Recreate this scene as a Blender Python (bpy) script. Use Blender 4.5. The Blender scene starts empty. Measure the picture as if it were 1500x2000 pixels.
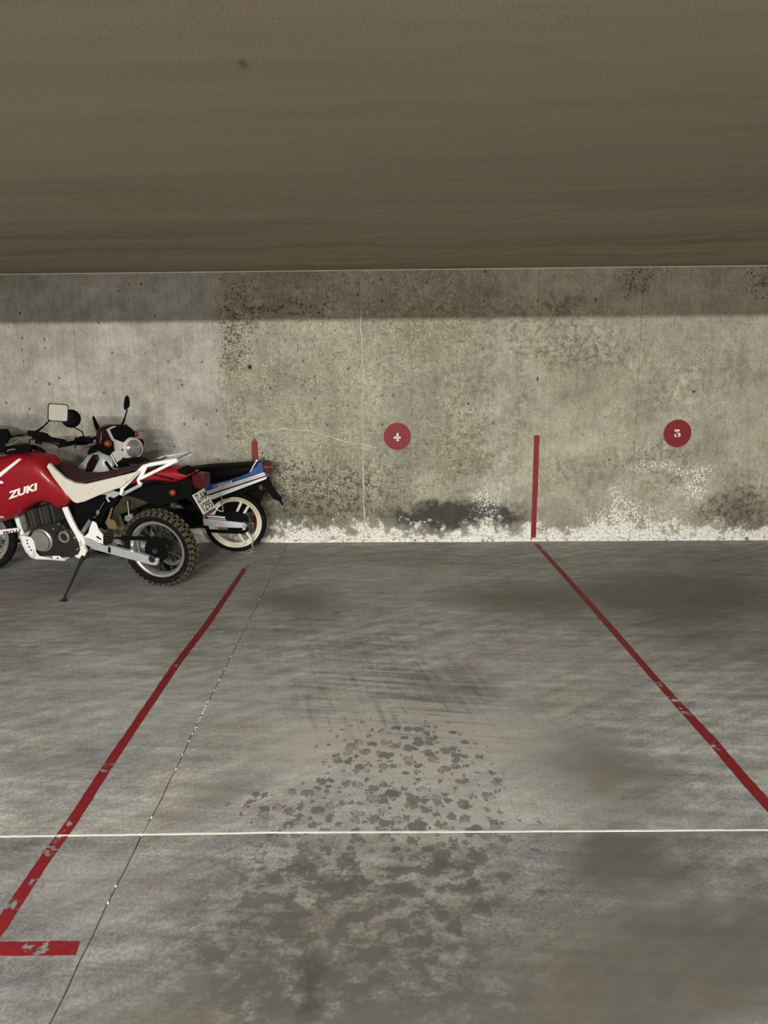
import bpy, bmesh, math, random
from mathutils import Vector, Matrix

# ------------------------------------------------------------------ camera
IMG_W, IMG_H, FOC = 1500.0, 2000.0, 1450.0
CAM_H, PITCH, ROLL = 1.8, math.atan(288.0 / 1450.0), 0.0093
scene = bpy.context.scene
COL = scene.collection
CAM = Vector((0, 0, CAM_H))
FWD = Vector((0, math.cos(PITCH), -math.sin(PITCH)))
_r0 = Vector((1, 0, 0)); _u0 = Vector((0, math.sin(PITCH), math.cos(PITCH)))
RGT = _r0 * math.cos(ROLL) - _u0 * math.sin(ROLL)
UPV = _u0 * math.cos(ROLL) + _r0 * math.sin(ROLL)
cam_data = bpy.data.cameras.new('camera')
cam_data.sensor_fit = 'HORIZONTAL'; cam_data.sensor_width = 36.0
cam_data.lens = 36.0 * FOC / IMG_W
cam_data.clip_start = 0.05
cam = bpy.data.objects.new('camera', cam_data)
cam.matrix_world = Matrix(((RGT.x, UPV.x, -FWD.x, CAM.x), (RGT.y, UPV.y, -FWD.y, CAM.y),
                           (RGT.z, UPV.z, -FWD.z, CAM.z), (0, 0, 0, 1)))
COL.objects.link(cam); scene.camera = cam

# ------------------------------------------------------------------ light and exposure
scene.view_settings.view_transform = 'Standard'
scene.view_settings.look = 'None'
scene.view_settings.gamma = 1.0
scene.view_settings.use_curve_mapping = False
scene.view_settings.exposure = 0.0
scene.cycles.max_bounces = 5
scene.cycles.diffuse_bounces = 3
scene.cycles.glossy_bounces = 2
scene.cycles.use_light_tree = False
world = bpy.data.worlds.new('garage_ambience'); scene.world = world
world.use_nodes = True
world.node_tree.nodes['Background'].inputs[0].default_value = (1.0, 0.93, 0.80, 1)
world.node_tree.nodes['Background'].inputs[1].default_value = 0.52


def tube_light(name, loc, length, power, tilt=50, color=(1.0, 0.985, 0.915)):
    l = bpy.data.lights.new(name, 'AREA'); l.shape = 'RECTANGLE'
    l.size = length; l.size_y = 0.045; l.energy = power; l.color = color
    o = bpy.data.objects.new(name, l); COL.objects.link(o)
    o.location = loc; o.rotation_euler = (math.radians(tilt), 0, 0)
    return o


# fluorescent tubes on the ceiling behind the camera (the aisle of the garage)
tube_light('tube_or_fill_light', (-2.6, -4.0, 2.66), 1.2, 545)
tube_light('tube_or_fill_light', (-0.9, -4.0, 2.66), 1.2, 480)
tube_light('tube_or_fill_light', (2.2, -4.0, 2.66), 1.2, 80)
# low fill lamp added to the right, lifts the shaded wall top under the beam
tube_light('tube_or_fill_light', (2.6, -4.2, 2.05), 0.6, 215, 80)


# ------------------------------------------------------------------ pixel -> place
def ray(px, py):
    return (FWD * FOC + RGT * (px - IMG_W / 2) - UPV * (py - IMG_H / 2)).normalized()


def on_plane(px, py, p, n):
    d = ray(px, py); return CAM + d * ((p - CAM).dot(n) / d.dot(n))


def floor_pt(px, py, z=0.0):
    return on_plane(px, py, Vector((0, 0, z)), Vector((0, 0, 1)))


W0 = floor_pt(750, 1058)
WALL_A = math.radians(1.0)
WT = Vector((math.cos(WALL_A), -math.sin(WALL_A), 0)); WN = Vector((-math.sin(WALL_A), -math.cos(WALL_A), 0))


def wall_pt(px, py, off=0.0):
    return on_plane(px, py, W0 + WN * off, WN)


def wall_uv(px, py):
    p = wall_pt(px, py); return ((p - W0).dot(WT), p.z)


CEIL = wall_pt(750, 526).z


# ------------------------------------------------------------------ shader helpers
class Ex:
    """a socket of a node tree with arithmetic"""
    def __init__(s, nt, sock): s.nt = nt; s.k = sock

    def _m(s, op, b=None, c=None, clamp=False):
        n = s.nt.nodes.new('ShaderNodeMath'); n.operation = op; n.use_clamp = clamp
        for i, x in enumerate((s, b, c)):
            if x is None: continue
            if isinstance(x, Ex): s.nt.links.new(x.k, n.inputs[i])
            else: n.inputs[i].default_value = float(x)
        return Ex(s.nt, n.outputs[0])

    def __add__(s, o): return s._m('ADD', o)
    __radd__ = __add__
    def __sub__(s, o): return s._m('SUBTRACT', o)
    def __rsub__(s, o): return (s * -1.0) + o
    def __mul__(s, o): return s._m('MULTIPLY', o)
    __rmul__ = __mul__
    def __truediv__(s, o): return s._m('DIVIDE', o)
    def __pow__(s, o): return s._m('POWER', o)
    def absv(s): return s._m('ABSOLUTE')
    def sat(s): return s._m('ADD', 0.0, clamp=True)
    def var(s, k): return s._m('MULTIPLY_ADD', k, 1.0 - 0.5 * k)
    def mx(s, o): return s._m('MAXIMUM', o)
    def mn(s, o): return s._m('MINIMUM', o)

    def step(s, a, b):
        """0 below a, 1 above b (a may exceed b)"""
        n = s.nt.nodes.new('ShaderNodeMapRange'); n.interpolation_type = 'SMOOTHSTEP' if a < b else 'LINEAR'
        n.clamp = True
        s.nt.links.new(s.k, n.inputs[0])
        if a < b:
            n.inputs[1].default_value = a; n.inputs[2].default_value = b
            n.inputs[3].default_value = 0; n.inputs[4].default_value = 1
        else:
            n.inputs[1].default_value = b; n.inputs[2].default_value = a
            n.inputs[3].default_value = 1; n.inputs[4].default_value = 0
        return Ex(s.nt, n.outputs[0])


class Mat:
    def __init__(s, name):
        s.m = bpy.data.materials.new(name); s.m.use_nodes = True
        s.nt = s.m.node_tree; s.bsdf = s.nt.nodes['Principled BSDF']; s.out = s.nt.nodes['Material Output']

    def node(s, t): return s.nt.nodes.new(t)
    def val(s, v):
        n = s.node('ShaderNodeValue'); n.outputs[0].default_value = v; return Ex(s.nt, n.outputs[0])

    def pos(s):
        return Ex(s.nt, s.node('ShaderNodeNewGeometry').outputs['Position'])

    def obj(s):
        return Ex(s.nt, s.node('ShaderNodeTexCoord').outputs['Object'])

    def sep(s, v):
        n = s.node('ShaderNodeSeparateXYZ'); s.nt.links.new(v.k, n.inputs[0])
        return tuple(Ex(s.nt, n.outputs[i]) for i in range(3))

    def comb(s, x, y, z=0.0):
        n = s.node('ShaderNodeCombineXYZ')
        for i, q in enumerate((x, y, z)):
            if isinstance(q, Ex): s.nt.links.new(q.k, n.inputs[i])
            else: n.inputs[i].default_value = q
        return Ex(s.nt, n.outputs[0])

    def noise(s, v, scale, detail=4, rough=0.6, dist=0.0, dim='2D'):
        n = s.node('ShaderNodeTexNoise'); n.noise_dimensions = dim
        s.nt.links.new(v.k, n.inputs['Vector'])
        n.inputs['Scale'].default_value = scale; n.inputs['Detail'].default_value = detail
        n.inputs['Roughness'].default_value = rough; n.inputs['Distortion'].default_value = dist
        return Ex(s.nt, n.outputs['Fac'])

    def voro(s, v, scale, rand=1.0, feature='F1', dim='2D'):
        n = s.node('ShaderNodeTexVoronoi'); n.voronoi_dimensions = dim; n.feature = feature
        s.nt.links.new(v.k, n.inputs['Vector'])
        n.inputs['Scale'].default_value = scale; n.inputs['Randomness'].default_value = rand
        c = s.node('ShaderNodeSeparateColor'); s.nt.links.new(n.outputs['Color'], c.inputs[0])
        return Ex(s.nt, n.outputs['Distance']), Ex(s.nt, c.outputs[0]), Ex(s.nt, c.outputs[1])

    def col(s, c):
        n = s.node('ShaderNodeRGB'); n.outputs[0].default_value = (*c, 1); return Ex(s.nt, n.outputs[0])

    def mix(s, f, a, b, mode='MIX'):
        n = s.node('ShaderNodeMix'); n.data_type = 'RGBA'; n.blend_type = mode; n.clamp_factor = True
        for sock, x in ((n.inputs[0], f), (n.inputs[6], a), (n.inputs[7], b)):
            if isinstance(x, Ex): s.nt.links.new(x.k, sock)
            elif isinstance(x, (tuple, list)): sock.default_value = (*x, 1)
            else: sock.default_value = x
        return Ex(s.nt, n.outputs[2])

    def scale_col(s, c, f):
        n = s.node('ShaderNodeVectorMath'); n.operation = 'SCALE'
        s.nt.links.new(c.k, n.inputs[0])
        if isinstance(f, Ex): s.nt.links.new(f.k, n.inputs['Scale'])
        else: n.inputs['Scale'].default_value = f
        return Ex(s.nt, n.outputs[0])

    def blob(s, u, w, u0, w0, ru, rw, vec=None):
        """soft round patch, 1 in its middle, 0 from 2.1 radii outwards"""
        v = vec or s.comb(u, w)
        sx, sy = 1 / (2.1 * ru), 1 / (2.1 * rw)
        g = s.node('ShaderNodeTexGradient'); g.gradient_type = 'SPHERICAL'; s.nt.links.new(v.k, g.inputs[0])
        g.texture_mapping.vector_type = 'POINT'
        g.texture_mapping.translation = (-u0 * sx, -w0 * sy, 0); g.texture_mapping.scale = (sx, sy, 1)
        q = Ex(s.nt, g.outputs['Fac']); return q

    def blobs(s, u, w, lst):
        t = None; v = s.comb(u, w)
        for (u0, w0, ru, rw, k) in lst:
            g = s.blob(u, w, u0, w0, ru, rw, v)
            t = g * (k * 1.15) if t is None else g._m('MULTIPLY_ADD', k * 1.15, t)
        return t

    def finish(s, color=None, rough=0.8, bump=None, bump_d=0.002, metal=0.0, spec=0.5, alpha=None):
        def put(nm, x):
            if isinstance(x, Ex): s.nt.links.new(x.k, s.bsdf.inputs[nm])
            elif isinstance(x, (tuple, list)): s.bsdf.inputs[nm].default_value = (*x, 1)
            elif x is not None: s.bsdf.inputs[nm].default_value = x
        put('Base Color', color); put('Roughness', rough); put('Metallic', metal); put('Specular IOR Level', spec)
        put('Alpha', alpha)
        if bump is not None:
            b = s.node('ShaderNodeBump'); b.inputs['Strength'].default_value = 1.0
            b.inputs['Distance'].default_value = bump_d
            s.nt.links.new(bump.k, b.inputs['Height']); s.nt.links.new(b.outputs[0], s.bsdf.inputs['Normal'])
        return s.m


def plain(name, c, rough=0.5, metal=0.0, vary=0.15, dirt=None, dirt_amt=0.0, nscale=14, spec=0.5, bump=0.0, coat=0.0):
    m = Mat(name); p = m.obj()
    n = m.noise(p, nscale, 3, 0.6, dim='3D')
    k = m.scale_col(m.col(c), n * (2 * vary) + (1 - vary))
    if dirt is not None:
        d = m.noise(p, nscale * 0.6, 4, 0.7, dim='3D')
        k = m.mix(d.step(0.62 - dirt_amt * 0.35, 0.75 - dirt_amt * 0.2), k, dirt)
    r = n * 0.2 + (rough - 0.1)
    if coat: m.bsdf.inputs['Coat Weight'].default_value = coat; m.bsdf.inputs['Coat Roughness'].default_value = 0.08
    return m.finish(k, r, m.noise(p, 120, 2, dim='3D') if bump else None, bump, metal, spec)


# ------------------------------------------------------------------ mesh helpers
def smooth_mesh(me, angle):
    me.polygons.foreach_set('use_smooth', [True] * len(me.polygons))
    me.set_sharp_from_angle(angle=math.radians(angle))


def link(name, me, mat=None, parent=None):
    o = bpy.data.objects.new(name, me); COL.objects.link(o)
    if mat is not None and len(me.materials) == 0: me.materials.append(mat)
    if parent is not None: o.parent = parent
    return o


def tag(o, label=None, cat=None, group=None, kind=None):
    if label: o['label'] = label
    if cat: o['category'] = cat
    if group: o['group'] = group
    if kind: o['kind'] = kind
    return o


class MB:
    def __init__(s): s.v = []; s.f = []

    def add(s, vs, fs):
        b = len(s.v); s.v += [tuple(x) for x in vs]; s.f += [tuple(i + b for i in f) for f in fs]; return s

    def prism(s, A, B):
        n = len(A)
        fs = [tuple(range(n)), tuple(range(2 * n - 1, n - 1, -1))]
        fs += [(i, i + n, (i + 1) % n + n, (i + 1) % n) for i in range(n)]
        return s.add(list(A) + list(B), fs)

    def box(s, c, size, rot=None):
        c = Vector(c); rot = rot or Matrix.Identity(3); vs = []
        for x in (-.5, .5):
            for y in (-.5, .5):
                for z in (-.5, .5): vs.append(c + rot @ Vector((x * size[0], y * size[1], z * size[2])))
        return s.add(vs, [(0, 1, 3, 2), (4, 6, 7, 5), (0, 4, 5, 1), (2, 3, 7, 6), (0, 2, 6, 4), (1, 5, 7, 3)])

    def rings(s, R, closed=False, caps=True):
        n = len(R[0]); vs = [p for r in R for p in r]; fs = []
        m = len(R)
        for i in range(m if closed else m - 1):
            j = (i + 1) % m
            for k in range(n):
                l = (k + 1) % n
                fs.append((i * n + k, i * n + l, j * n + l, j * n + k))
        if caps and not closed:
            fs.append(tuple(range(n - 1, -1, -1))); fs.append(tuple((m - 1) * n + k for k in range(n)))
        return s.add(vs, fs)

    def tube(s, path, r, n=10, closed=False, flat=1.0):
        P = [Vector(p) for p in path]; m = len(P)
        rr = r if isinstance(r, (list, tuple)) else [r] * m
        T = []
        for i in range(m):
            a = P[(i - 1) % m] if (closed or i > 0) else P[i]; b = P[(i + 1) % m] if (closed or i < m - 1) else P[i]
            T.append((b - a).normalized())
        ref = Vector((0, 0, 1)) if abs(T[0].z) < 0.9 else Vector((1, 0, 0))
        x = T[0].cross(ref).normalized(); R = []
        for i in range(m):
            x = (x - T[i] * x.dot(T[i])).normalized(); y = T[i].cross(x)
            R.append([P[i] + (x * math.cos(2 * math.pi * k / n) + y * math.sin(2 * math.pi * k / n) * flat) * rr[i]
                      for k in range(n)])
        return s.rings(R, closed)

    def lathe(s, c, axis, prof, n=32, closed=False):
        c = Vector(c); a = Vector(axis).normalized()
        ref = Vector((0, 0, 1)) if abs(a.z) < 0.9 else Vector((1, 0, 0))
        x = a.cross(ref).normalized(); y = a.cross(x)
        R = [[c + a * h + (x * math.cos(2 * math.pi * k / n) + y * math.sin(2 * math.pi * k / n)) * max(r, 1e-4)
              for k in range(n)] for r, h in prof]
        return s.rings(R, closed)

    def mesh(s, name, angle=35):
        me = bpy.data.meshes.new(name); me.from_pydata(s.v, [], s.f); me.validate()
        bm = bmesh.new(); bm.from_mesh(me); bmesh.ops.recalc_face_normals(bm, faces=bm.faces); bm.to_mesh(me); bm.free()
        smooth_mesh(me, angle); return me

    def build(s, name, mat, parent=None, angle=35, bevel=0.0, seg=2):
        o = link(name, s.mesh(name, angle), mat, parent)
        if bevel:
            b = o.modifiers.new('edge', 'BEVEL'); b.width = bevel; b.segments = seg; b.limit_method = 'ANGLE'
            b.angle_limit = math.radians(40)
        return o


def smooth_path(pts, n=6):
    """Catmull-Rom through 3-D points"""
    P = [Vector(p) for p in pts]; out = []
    for i in range(len(P) - 1):
        a = P[i - 1] if i else P[i] * 2 - P[i + 1]; b = P[i]; c = P[i + 1]
        d = P[i + 2] if i + 2 < len(P) else P[i + 1] * 2 - P[i]
        for k in range(n):
            t = k / n
            out.append(0.5 * ((2 * b) + (c - a) * t + (2 * a - 5 * b + 4 * c - d) * t * t + (3 * b - a - 3 * c + d) * t ** 3))
    out.append(P[-1]); return out


def text_shape(txt, bold=0.0, shear=0.0):
    cu = bpy.data.curves.new('txt', 'FONT'); cu.body = txt; cu.offset = bold; cu.resolution_u = 3
    ob = bpy.data.objects.new('txt', cu); COL.objects.link(ob)
    bpy.context.view_layer.update()
    me = ob.evaluated_get(bpy.context.evaluated_depsgraph_get()).to_mesh()
    vs = [(v.co.x + shear * v.co.y, v.co.y) for v in me.vertices]; fs = [tuple(p.vertices) for p in me.polygons]
    bpy.data.objects.remove(ob); bpy.data.curves.remove(cu)
    x0 = min(v[0] for v in vs); x1 = max(v[0] for v in vs); y0 = min(v[1] for v in vs); y1 = max(v[1] for v in vs)
    return [((x - x0) / (x1 - x0), (y - y0) / (y1 - y0)) for x, y in vs], fs


# ------------------------------------------------------------------ wall material (cast concrete, damp, salt bloom)
def wall_material():
    m = Mat('cast_concrete_wall'); p = m.pos()
    n = m.node('ShaderNodeVectorMath'); n.operation = 'SUBTRACT'; m.nt.links.new(p.k, n.inputs[0]); n.inputs[1].default_value = W0
    d = m.node('ShaderNodeVectorMath'); d.operation = 'DOT_PRODUCT'; m.nt.links.new(n.outputs[0], d.inputs[0]); d.inputs[1].default_value = WT
    u0 = Ex(m.nt, d.outputs['Value']); _, _, z0 = m.sep(p)
    uv0 = m.comb(u0, z0)
    n1 = m.noise(uv0, 1.6, 2, 0.6); n2 = m.noise(m.comb(u0 + 7.3, z0 + 3.1), 1.6, 2, 0.6)
    nb = m.noise(uv0, 7, 3, 0.7); nb2 = m.noise(m.comb(u0 + 4.1, z0 - 2.2), 7, 2, 0.7)
    u = u0 + (n1 - 0.5) * 0.35 + (nb - 0.5) * 0.22; z = z0 + (n2 - 0.5) * 0.30 + (nb2 - 0.5) * 0.20
    um = u0 + (n1 - 0.5) * 0.15 + (nb - 0.5) * 0.12

    def PX(x, y, rx, ry, k=1.0):
        a, b = wall_uv(x, y); s = 0.00517
        return (a, b, rx * s, ry * s, k)

    uL = wall_uv(440, 760)[0]; uR = wall_uv(962, 760)[0]
    left = um.step(uL + 0.06, uL - 0.10)             # smooth pinkish panel on the left
    right = um.step(uR - 0.04, uR + 0.06)             # paler panels on the right
    centre = (1.0 - left) * (1.0 - right)
    c = m.mix(left, (0.365, 0.348, 0.275), (0.405, 0.388, 0.352))
    c = m.mix(right, c, (0.40, 0.379, 0.305))
    strip = m.blob(um, z, wall_uv(985, 760)[0], wall_uv(985, 760)[1], 0.13, 0.75)
    c = m.mix(strip * 0.7, c, (0.43, 0.402, 0.365))
    # cloudy variation
    c = m.scale_col(c, n1.var(0.75))
    c = m.mix(n2.step(0.42, 0.68) * 0.5, c, m.mix(0.5, c, (0.25, 0.225, 0.14)))
    # fine vertical casting streaks
    st = m.noise(m.comb(u0 * 40.0, z0 * 1.4), 1.0, 3, 0.65)
    c = m.scale_col(c, st.var(0.34))
    # mottles
    mo = m.noise(uv0, 16, 3, 0.74)
    mo2 = m.noise(m.comb(u0 + 11.0, z0 + 5.0), 44, 3, 0.78)
    dark = mo.step(0.50, 0.68) * (centre * 0.52 + left * 0.12 + right * 0.22) + mo2.step(0.57, 0.68) * (centre * 0.85 + right * 0.34 + left * 0.16)
    c = m.mix((dark * (nb.var(2.4))).sat() * 0.75, c, (0.125, 0.112, 0.070))
    pale = mo2.step(0.42, 0.30) * (centre * 1.0 + right * 0.40 + left * 0.15) * n2.step(0.36, 0.60)
    c = m.mix(pale.sat() * 0.85, c, (0.58, 0.55, 0.46))
    fine = m.noise(uv0, 85, 2, 0.7)
    c = m.scale_col(c, fine.var(1.0))
    c = m.scale_col(c, nb.var(0.85))
    # named dark patches (mould, soot, damp)
    soft = m.blobs(u, z, [PX(840, 870, 90, 35, .5), PX(920, 800, 40, 120, .4), PX(1080, 640, 70, 35, .7), PX(1190, 690, 60, 30, .6),
                          PX(1110, 690, 60, 16, .6), PX(1010, 800, 16, 160, .5), PX(1290, 905, 80, 26, .95), PX(690, 955, 60, 45, .6),
                          PX(1110, 930, 40, 26, .6), PX(1370, 730, 60, 40, .5), PX(1280, 785, 40, 30, .5), PX(870, 600, 90, 16, .5), PX(1090, 590, 18, 10, .9), PX(460, 810, 25, 60, .6), PX(1440, 990, 60, 36, .7)])
    c = m.mix((soft * (mo.step(0.42, 0.64) * 1.1 + mo2.step(0.5, 0.65) * 0.4 + 0.1)).sat() * 0.8, c, (0.175, 0.160, 0.115))
    mould = m.blobs(u, z, [PX(470, 625, 22, 40, 1.0), PX(458, 670, 18, 35, .9), PX(530, 605, 60, 14, .9), PX(617, 596, 22, 7, 1.2), PX(600, 965, 80, 40, 1.0), PX(560, 930, 40, 30, .9),
                           PX(1240, 545, 18, 18, 1.0), PX(1490, 545, 25, 30, .9), PX(700, 960, 60, 40, .5), PX(1440, 990, 50, 30, .6)])
    mg = (mo * 0.55 + mo2 * 0.75).step(0.64, 0.80)
    c = m.mix((mould * (mg * 1.5 + 0.16)).sat() * 0.85, c, (0.080, 0.072, 0.045))
    damp = m.blobs(u, z, [PX(690, 1005, 170, 26, .40), PX(900, 1008, 80, 15, 1.1), PX(985, 1012, 40, 18, .6),
                          PX(830, 1018, 60, 18, .55), PX(1440, 1005, 80, 22, .55), PX(1120, 1012, 60, 18, .25), PX(560, 1000, 60, 30, .4)])
    c = m.mix((damp * (nb * 1.1 + mo * 0.9)).sat() * 0.9, c, (0.040, 0.040, 0.036))
    # salt bloom at the foot of the wall
    h = m.blobs(u, z0 * 0.0, [(wall_uv(945, 1000)[0], 0, .12, 1, .10), (wall_uv(1215, 1000)[0], 0, .16, 1, .07),
                              (wall_uv(1270, 1000)[0], 0, .30, 1, .07), (wall_uv(620, 1000)[0], 0, .6, 1, .05), (wall_uv(1060, 1000)[0], 0, .10, 1, .06)])
    edge = h + 0.125 + (nb - 0.5) * 0.55 + (n1 - 0.5) * 0.25 + (mo - 0.5) * 0.30
    salt = (edge - z0).step(-0.03, 0.10)
    spk = m.blobs(u, z, [PX(1362, 945, 18, 34, 1.0), PX(1300, 912, 60, 7, .8), PX(1340, 958, 40, 8, .7), PX(1205, 985, 18, 34, .9),
                         PX(948, 985, 18, 30, .9), PX(985, 950, 12, 12, .6), PX(1240, 1010, 70, 22, .7)])
    spk = spk * mo2.step(0.44, 0.60) * mo.step(0.36, 0.56) * 1.5
    sf = ((salt + spk) * (mo2.step(0.36, 0.52) * 0.75 + 0.25)).sat()
    c = m.mix(sf * 0.9, c, (0.88, 0.865, 0.82))
    c = m.mix((salt * mo2.step(0.40, 0.30)).sat() * 0.7, c, (0.10, 0.095, 0.08))
    # blow holes
    v1, r1, g1 = m.voro(m.comb(u0, z0 * 0.75), 9.0)
    pit = (r1 * 0.27 - 0.155 - v1).step(-0.02, 0.03)
    pit = (pit * (left * 0.95 + centre * 0.9 + right * 0.35) * z0.step(0.25, 0.5)).sat()
    c = m.mix(pit * 0.78, c, (0.06, 0.054, 0.043))
    hole = m.blobs(u0, z0, [PX(488, 717, 3, 3.5, 1.2), PX(1163, 585, 1.3, 3, 1), PX(1050, 740, 1.5, 3.5, 1), PX(1355, 765, 2.5, 1.6, 1), PX(915, 788, 1.6, 2, 1), PX(1190, 898, 1.6, 1.6, 1)]).sat()
    c = m.mix(hole, c, (0.02, 0.02, 0.018))
    # green primer ghosting round the two number discs
    for (x, y) in ((776, 853), (1323, 846)):
        a, b = wall_uv(x, y)
        c = m.mix(m.blob(u, z, a, b, 0.19, 0.19) * mo2.step(0.45, 0.6) * 0.35, c, (0.30, 0.36, 0.29))
    bn = m.noise(uv0, 26, 1, 0.7)
    return m.finish(c, 0.9, bn, 0.012, spec=0.0)


joint_y = floor_pt(750, 1626).y


def floor_material():
    m = Mat('power_floated_concrete_floor'); p = m.pos(); x0, y0, _ = m.sep(p)
    xy = m.comb(x0, y0)
    n1 = m.noise(xy, 1.3, 3, 0.62); n2 = m.noise(m.comb(x0 + 5.0, y0 + 9.0), 1.3, 3, 0.62)
    md = m.noise(xy, 9, 4, 0.7); fine = m.noise(xy, 70, 3, 0.85)
    x = x0 + (n1 - 0.5) * 0.5 + (md - 0.5) * 0.15; y = y0 + (n2 - 0.5) * 0.5 + (md - 0.5) * 0.15

    def PX(px, py, rx, ry, k=1.0):
        a = floor_pt(px, py); b = floor_pt(px + rx, py); c2 = floor_pt(px, py - ry); d2 = floor_pt(px, py + ry)
        return (a.x, a.y, abs(b.x - a.x), abs(c2.y - d2.y) / 2, k)

    c = m.mix(n1.step(0.38, 0.62), (0.318, 0.325, 0.320), (0.350, 0.349, 0.330))
    c = m.mix(n2.step(0.48, 0.72) * 0.5, c, (0.25, 0.232, 0.18))
    c = m.mix(n2.step(0.42, 0.26) * 0.45, c, (0.31, 0.262, 0.255))
    # trowel strokes, long and slanting
    a = math.radians(33)
    s = x0 * math.cos(a) + y0 * math.sin(a); t = y0 * math.cos(a) - x0 * math.sin(a)
    tr = m.noise(m.comb(s * 1.3, t * 13.0), 1.0, 4, 0.72)
    tr2 = m.noise(m.comb(x0 * 1.5, y0 * 13.0 + x0 * 1.2), 1.0, 4, 0.7)
    c = m.scale_col(c, tr.var(1.05) * tr2.var(1.25) * md.var(0.85) * fine.var(1.6) * n1.var(0.5) * (y0.step(joint_y - .005, joint_y + .005) * 0.34 + 0.66))  # slabs before the joint darker: own tone plus light falloff put in
    # oil and damp patches, with shade near the bikes and light falloff painted in
    dk = m.blobs(x, y, [PX(565, 1172, 55, 16, .8), PX(985, 1165, 85, 18, .8), PX(1230, 1165, 120, 30, .8), PX(1420, 1150, 130, 70, .6), PX(1330, 1250, 90, 30, .35),
                        PX(1150, 1490, 90, 50, .85), PX(1200, 1672, 85, 42, 1.0), PX(455, 1535, 38, 22, .5), PX(400, 1590, 110, 30, .4), PX(660, 1090, 120, 12, .15),
                        PX(1400, 1830, 220, 90, .5), PX(1200, 1880, 260, 100, .5), PX(900, 1335, 60, 22, .45), PX(640, 1800, 170, 70, .6), PX(480, 1930, 190, 70, .4),
                        PX(850, 2060, 520, 130, .8), PX(1300, 1600, 120, 30, .25), PX(100, 1480, 100, 20, .3), PX(100, 1150, 260, 26, .5), PX(330, 1215, 200, 24, .25)])
    c = m.mix((dk * (md * 1.0 + fine * 0.7 + 0.40)).sat() * 0.86, c, m.mix(n2.step(0.42, 0.58), (0.095, 0.094, 0.088), (0.112, 0.103, 0.076)))
    lt = m.blobs(x, y, [PX(820, 1480, 210, 80, .9), PX(880, 1420, 130, 26, .4), PX(640, 1450, 90, 20, .3), PX(120, 1750, 130, 70, .35), PX(300, 1330, 160, 60, .3), PX(1080, 1310, 110, 60, .3), PX(900, 1600, 200, 30, .3), PX(700, 1130, 400, 40, .35), PX(600, 1400, 300, 60, .35)])  # pale patches, the brighter lit middle of the floor put into the colour
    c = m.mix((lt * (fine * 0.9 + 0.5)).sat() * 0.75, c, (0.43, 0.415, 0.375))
    # tyre scuffs
    sc = m.blobs(x, y, [PX(840, 1330, 150, 70, 1.0), PX(720, 1370, 120, 36, .7), PX(560, 1260, 160, 60, .4)]).sat()
    s1 = m.noise(m.comb(x0 * 1.6 + y0 * 0.1, y0 * 26.0 + x0 * 5.0), 1.0, 3, 0.65)
    s2 = m.noise(m.comb(x0 * 22.0 + y0 * 5.0, y0 * 1.6 - x0 * 0.8), 1.0, 3, 0.65)
    c = m.mix(sc * (s1.step(0.56, 0.70) * 0.5 + s2.step(0.56, 0.70) * 0.4).sat(), c, (0.44, 0.425, 0.39))
    c = m.mix(sc * (s1.step(0.48, 0.34) * 0.55 + s2.step(0.45, 0.32) * 0.35).sat(), c, (0.10, 0.104, 0.104))
    # dripped spots
    wx = x0 + (fine - 0.5) * 0.02 + (md - 0.5) * 0.04; wy = y0 + (m.noise(m.comb(x0 + 3.0, y0), 40, 1, 0.7) - 0.5) * 0.05
    reg = (m.blobs(x, y, [PX(800, 1490, 95, 70, 1.7), PX(760, 1580, 150, 45, 1.5), PX(620, 1580, 110, 45, 0.9), PX(880, 1560, 80, 60, .8)])).sat()
    v1, r1, g1 = m.voro(m.comb(wx, wy * 1.05), 18.0)
    rad = r1 * 0.55 - 0.56 + reg * 0.58
    sp = (rad - v1).step(-0.015, 0.03)
    ring = sp * (1.0 - (rad - v1).step(0.06, 0.14) * g1.step(0.55, 0.70) * 0.6)
    v3, r3, g3 = m.voro(m.comb(wx + 2.2, wy * 1.0), 9.0)
    reg3 = m.blobs(x, y, [PX(830, 1690, 130, 45, 1.2), PX(900, 1790, 110, 60, 1.0), PX(780, 1580, 90, 40, .8), PX(620, 1680, 110, 40, .8), PX(800, 1480, 70, 22, .9)]).sat()
    sp3 = (r3 * 0.55 - 0.50 + reg3 * 0.48 - v3).step(-0.015, 0.03)
    v4, r4, g4 = m.voro(m.comb(wx + 9.0, wy * 0.6), 5.0)
    far = (r4 * 0.2 - 0.15 - v4).step(-0.012, 0.03)
    spots = (ring * (g1 * 0.3 + 0.75) + sp3 * (g3 * 0.35 + 0.65) + far * 0.5).sat()
    c = m.mix(spots * 0.85, c, (0.092, 0.091, 0.088))
    # smeared wet blotches in the foreground
    bl = m.blobs(x, y, [PX(650, 1760, 170, 80, 1.1), PX(560, 1850, 170, 80, .9), PX(720, 1900, 220, 90, .9), PX(820, 1700, 120, 40, .8), PX(600, 1940, 80, 50, .7), PX(560, 1680, 100, 30, .5)]).sat()
    bnz = m.noise(m.comb(x0 * 0.8, y0 * 1.1), 10, 4, 0.8)
    c = m.mix(bl * bnz.step(0.47, 0.55) * 0.74, c, (0.088, 0.083, 0.082))
    c = m.mix(bl * bnz.step(0.43, 0.36) * 0.30, c, (0.36, 0.34, 0.32))
    vd = m.blobs(x0 + (md - 0.5) * 0.14, y0 + (fine - 0.5) * 0.12, [PX(602, 1905, 22, 22, 1.0), PX(600, 1965, 18, 24, .9), PX(655, 1198, 5, 3, .8), PX(1455, 1408, 10, 3, .6), PX(765, 1870, 18, 14, .5)]).sat()
    c = m.mix(vd * 0.75, c, (0.05, 0.048, 0.045))
    rough = 0.60 - spots * 0.10 + (fine - 0.5) * 0.3
    return m.finish(c, rough, None, spec=0.32)


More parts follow.
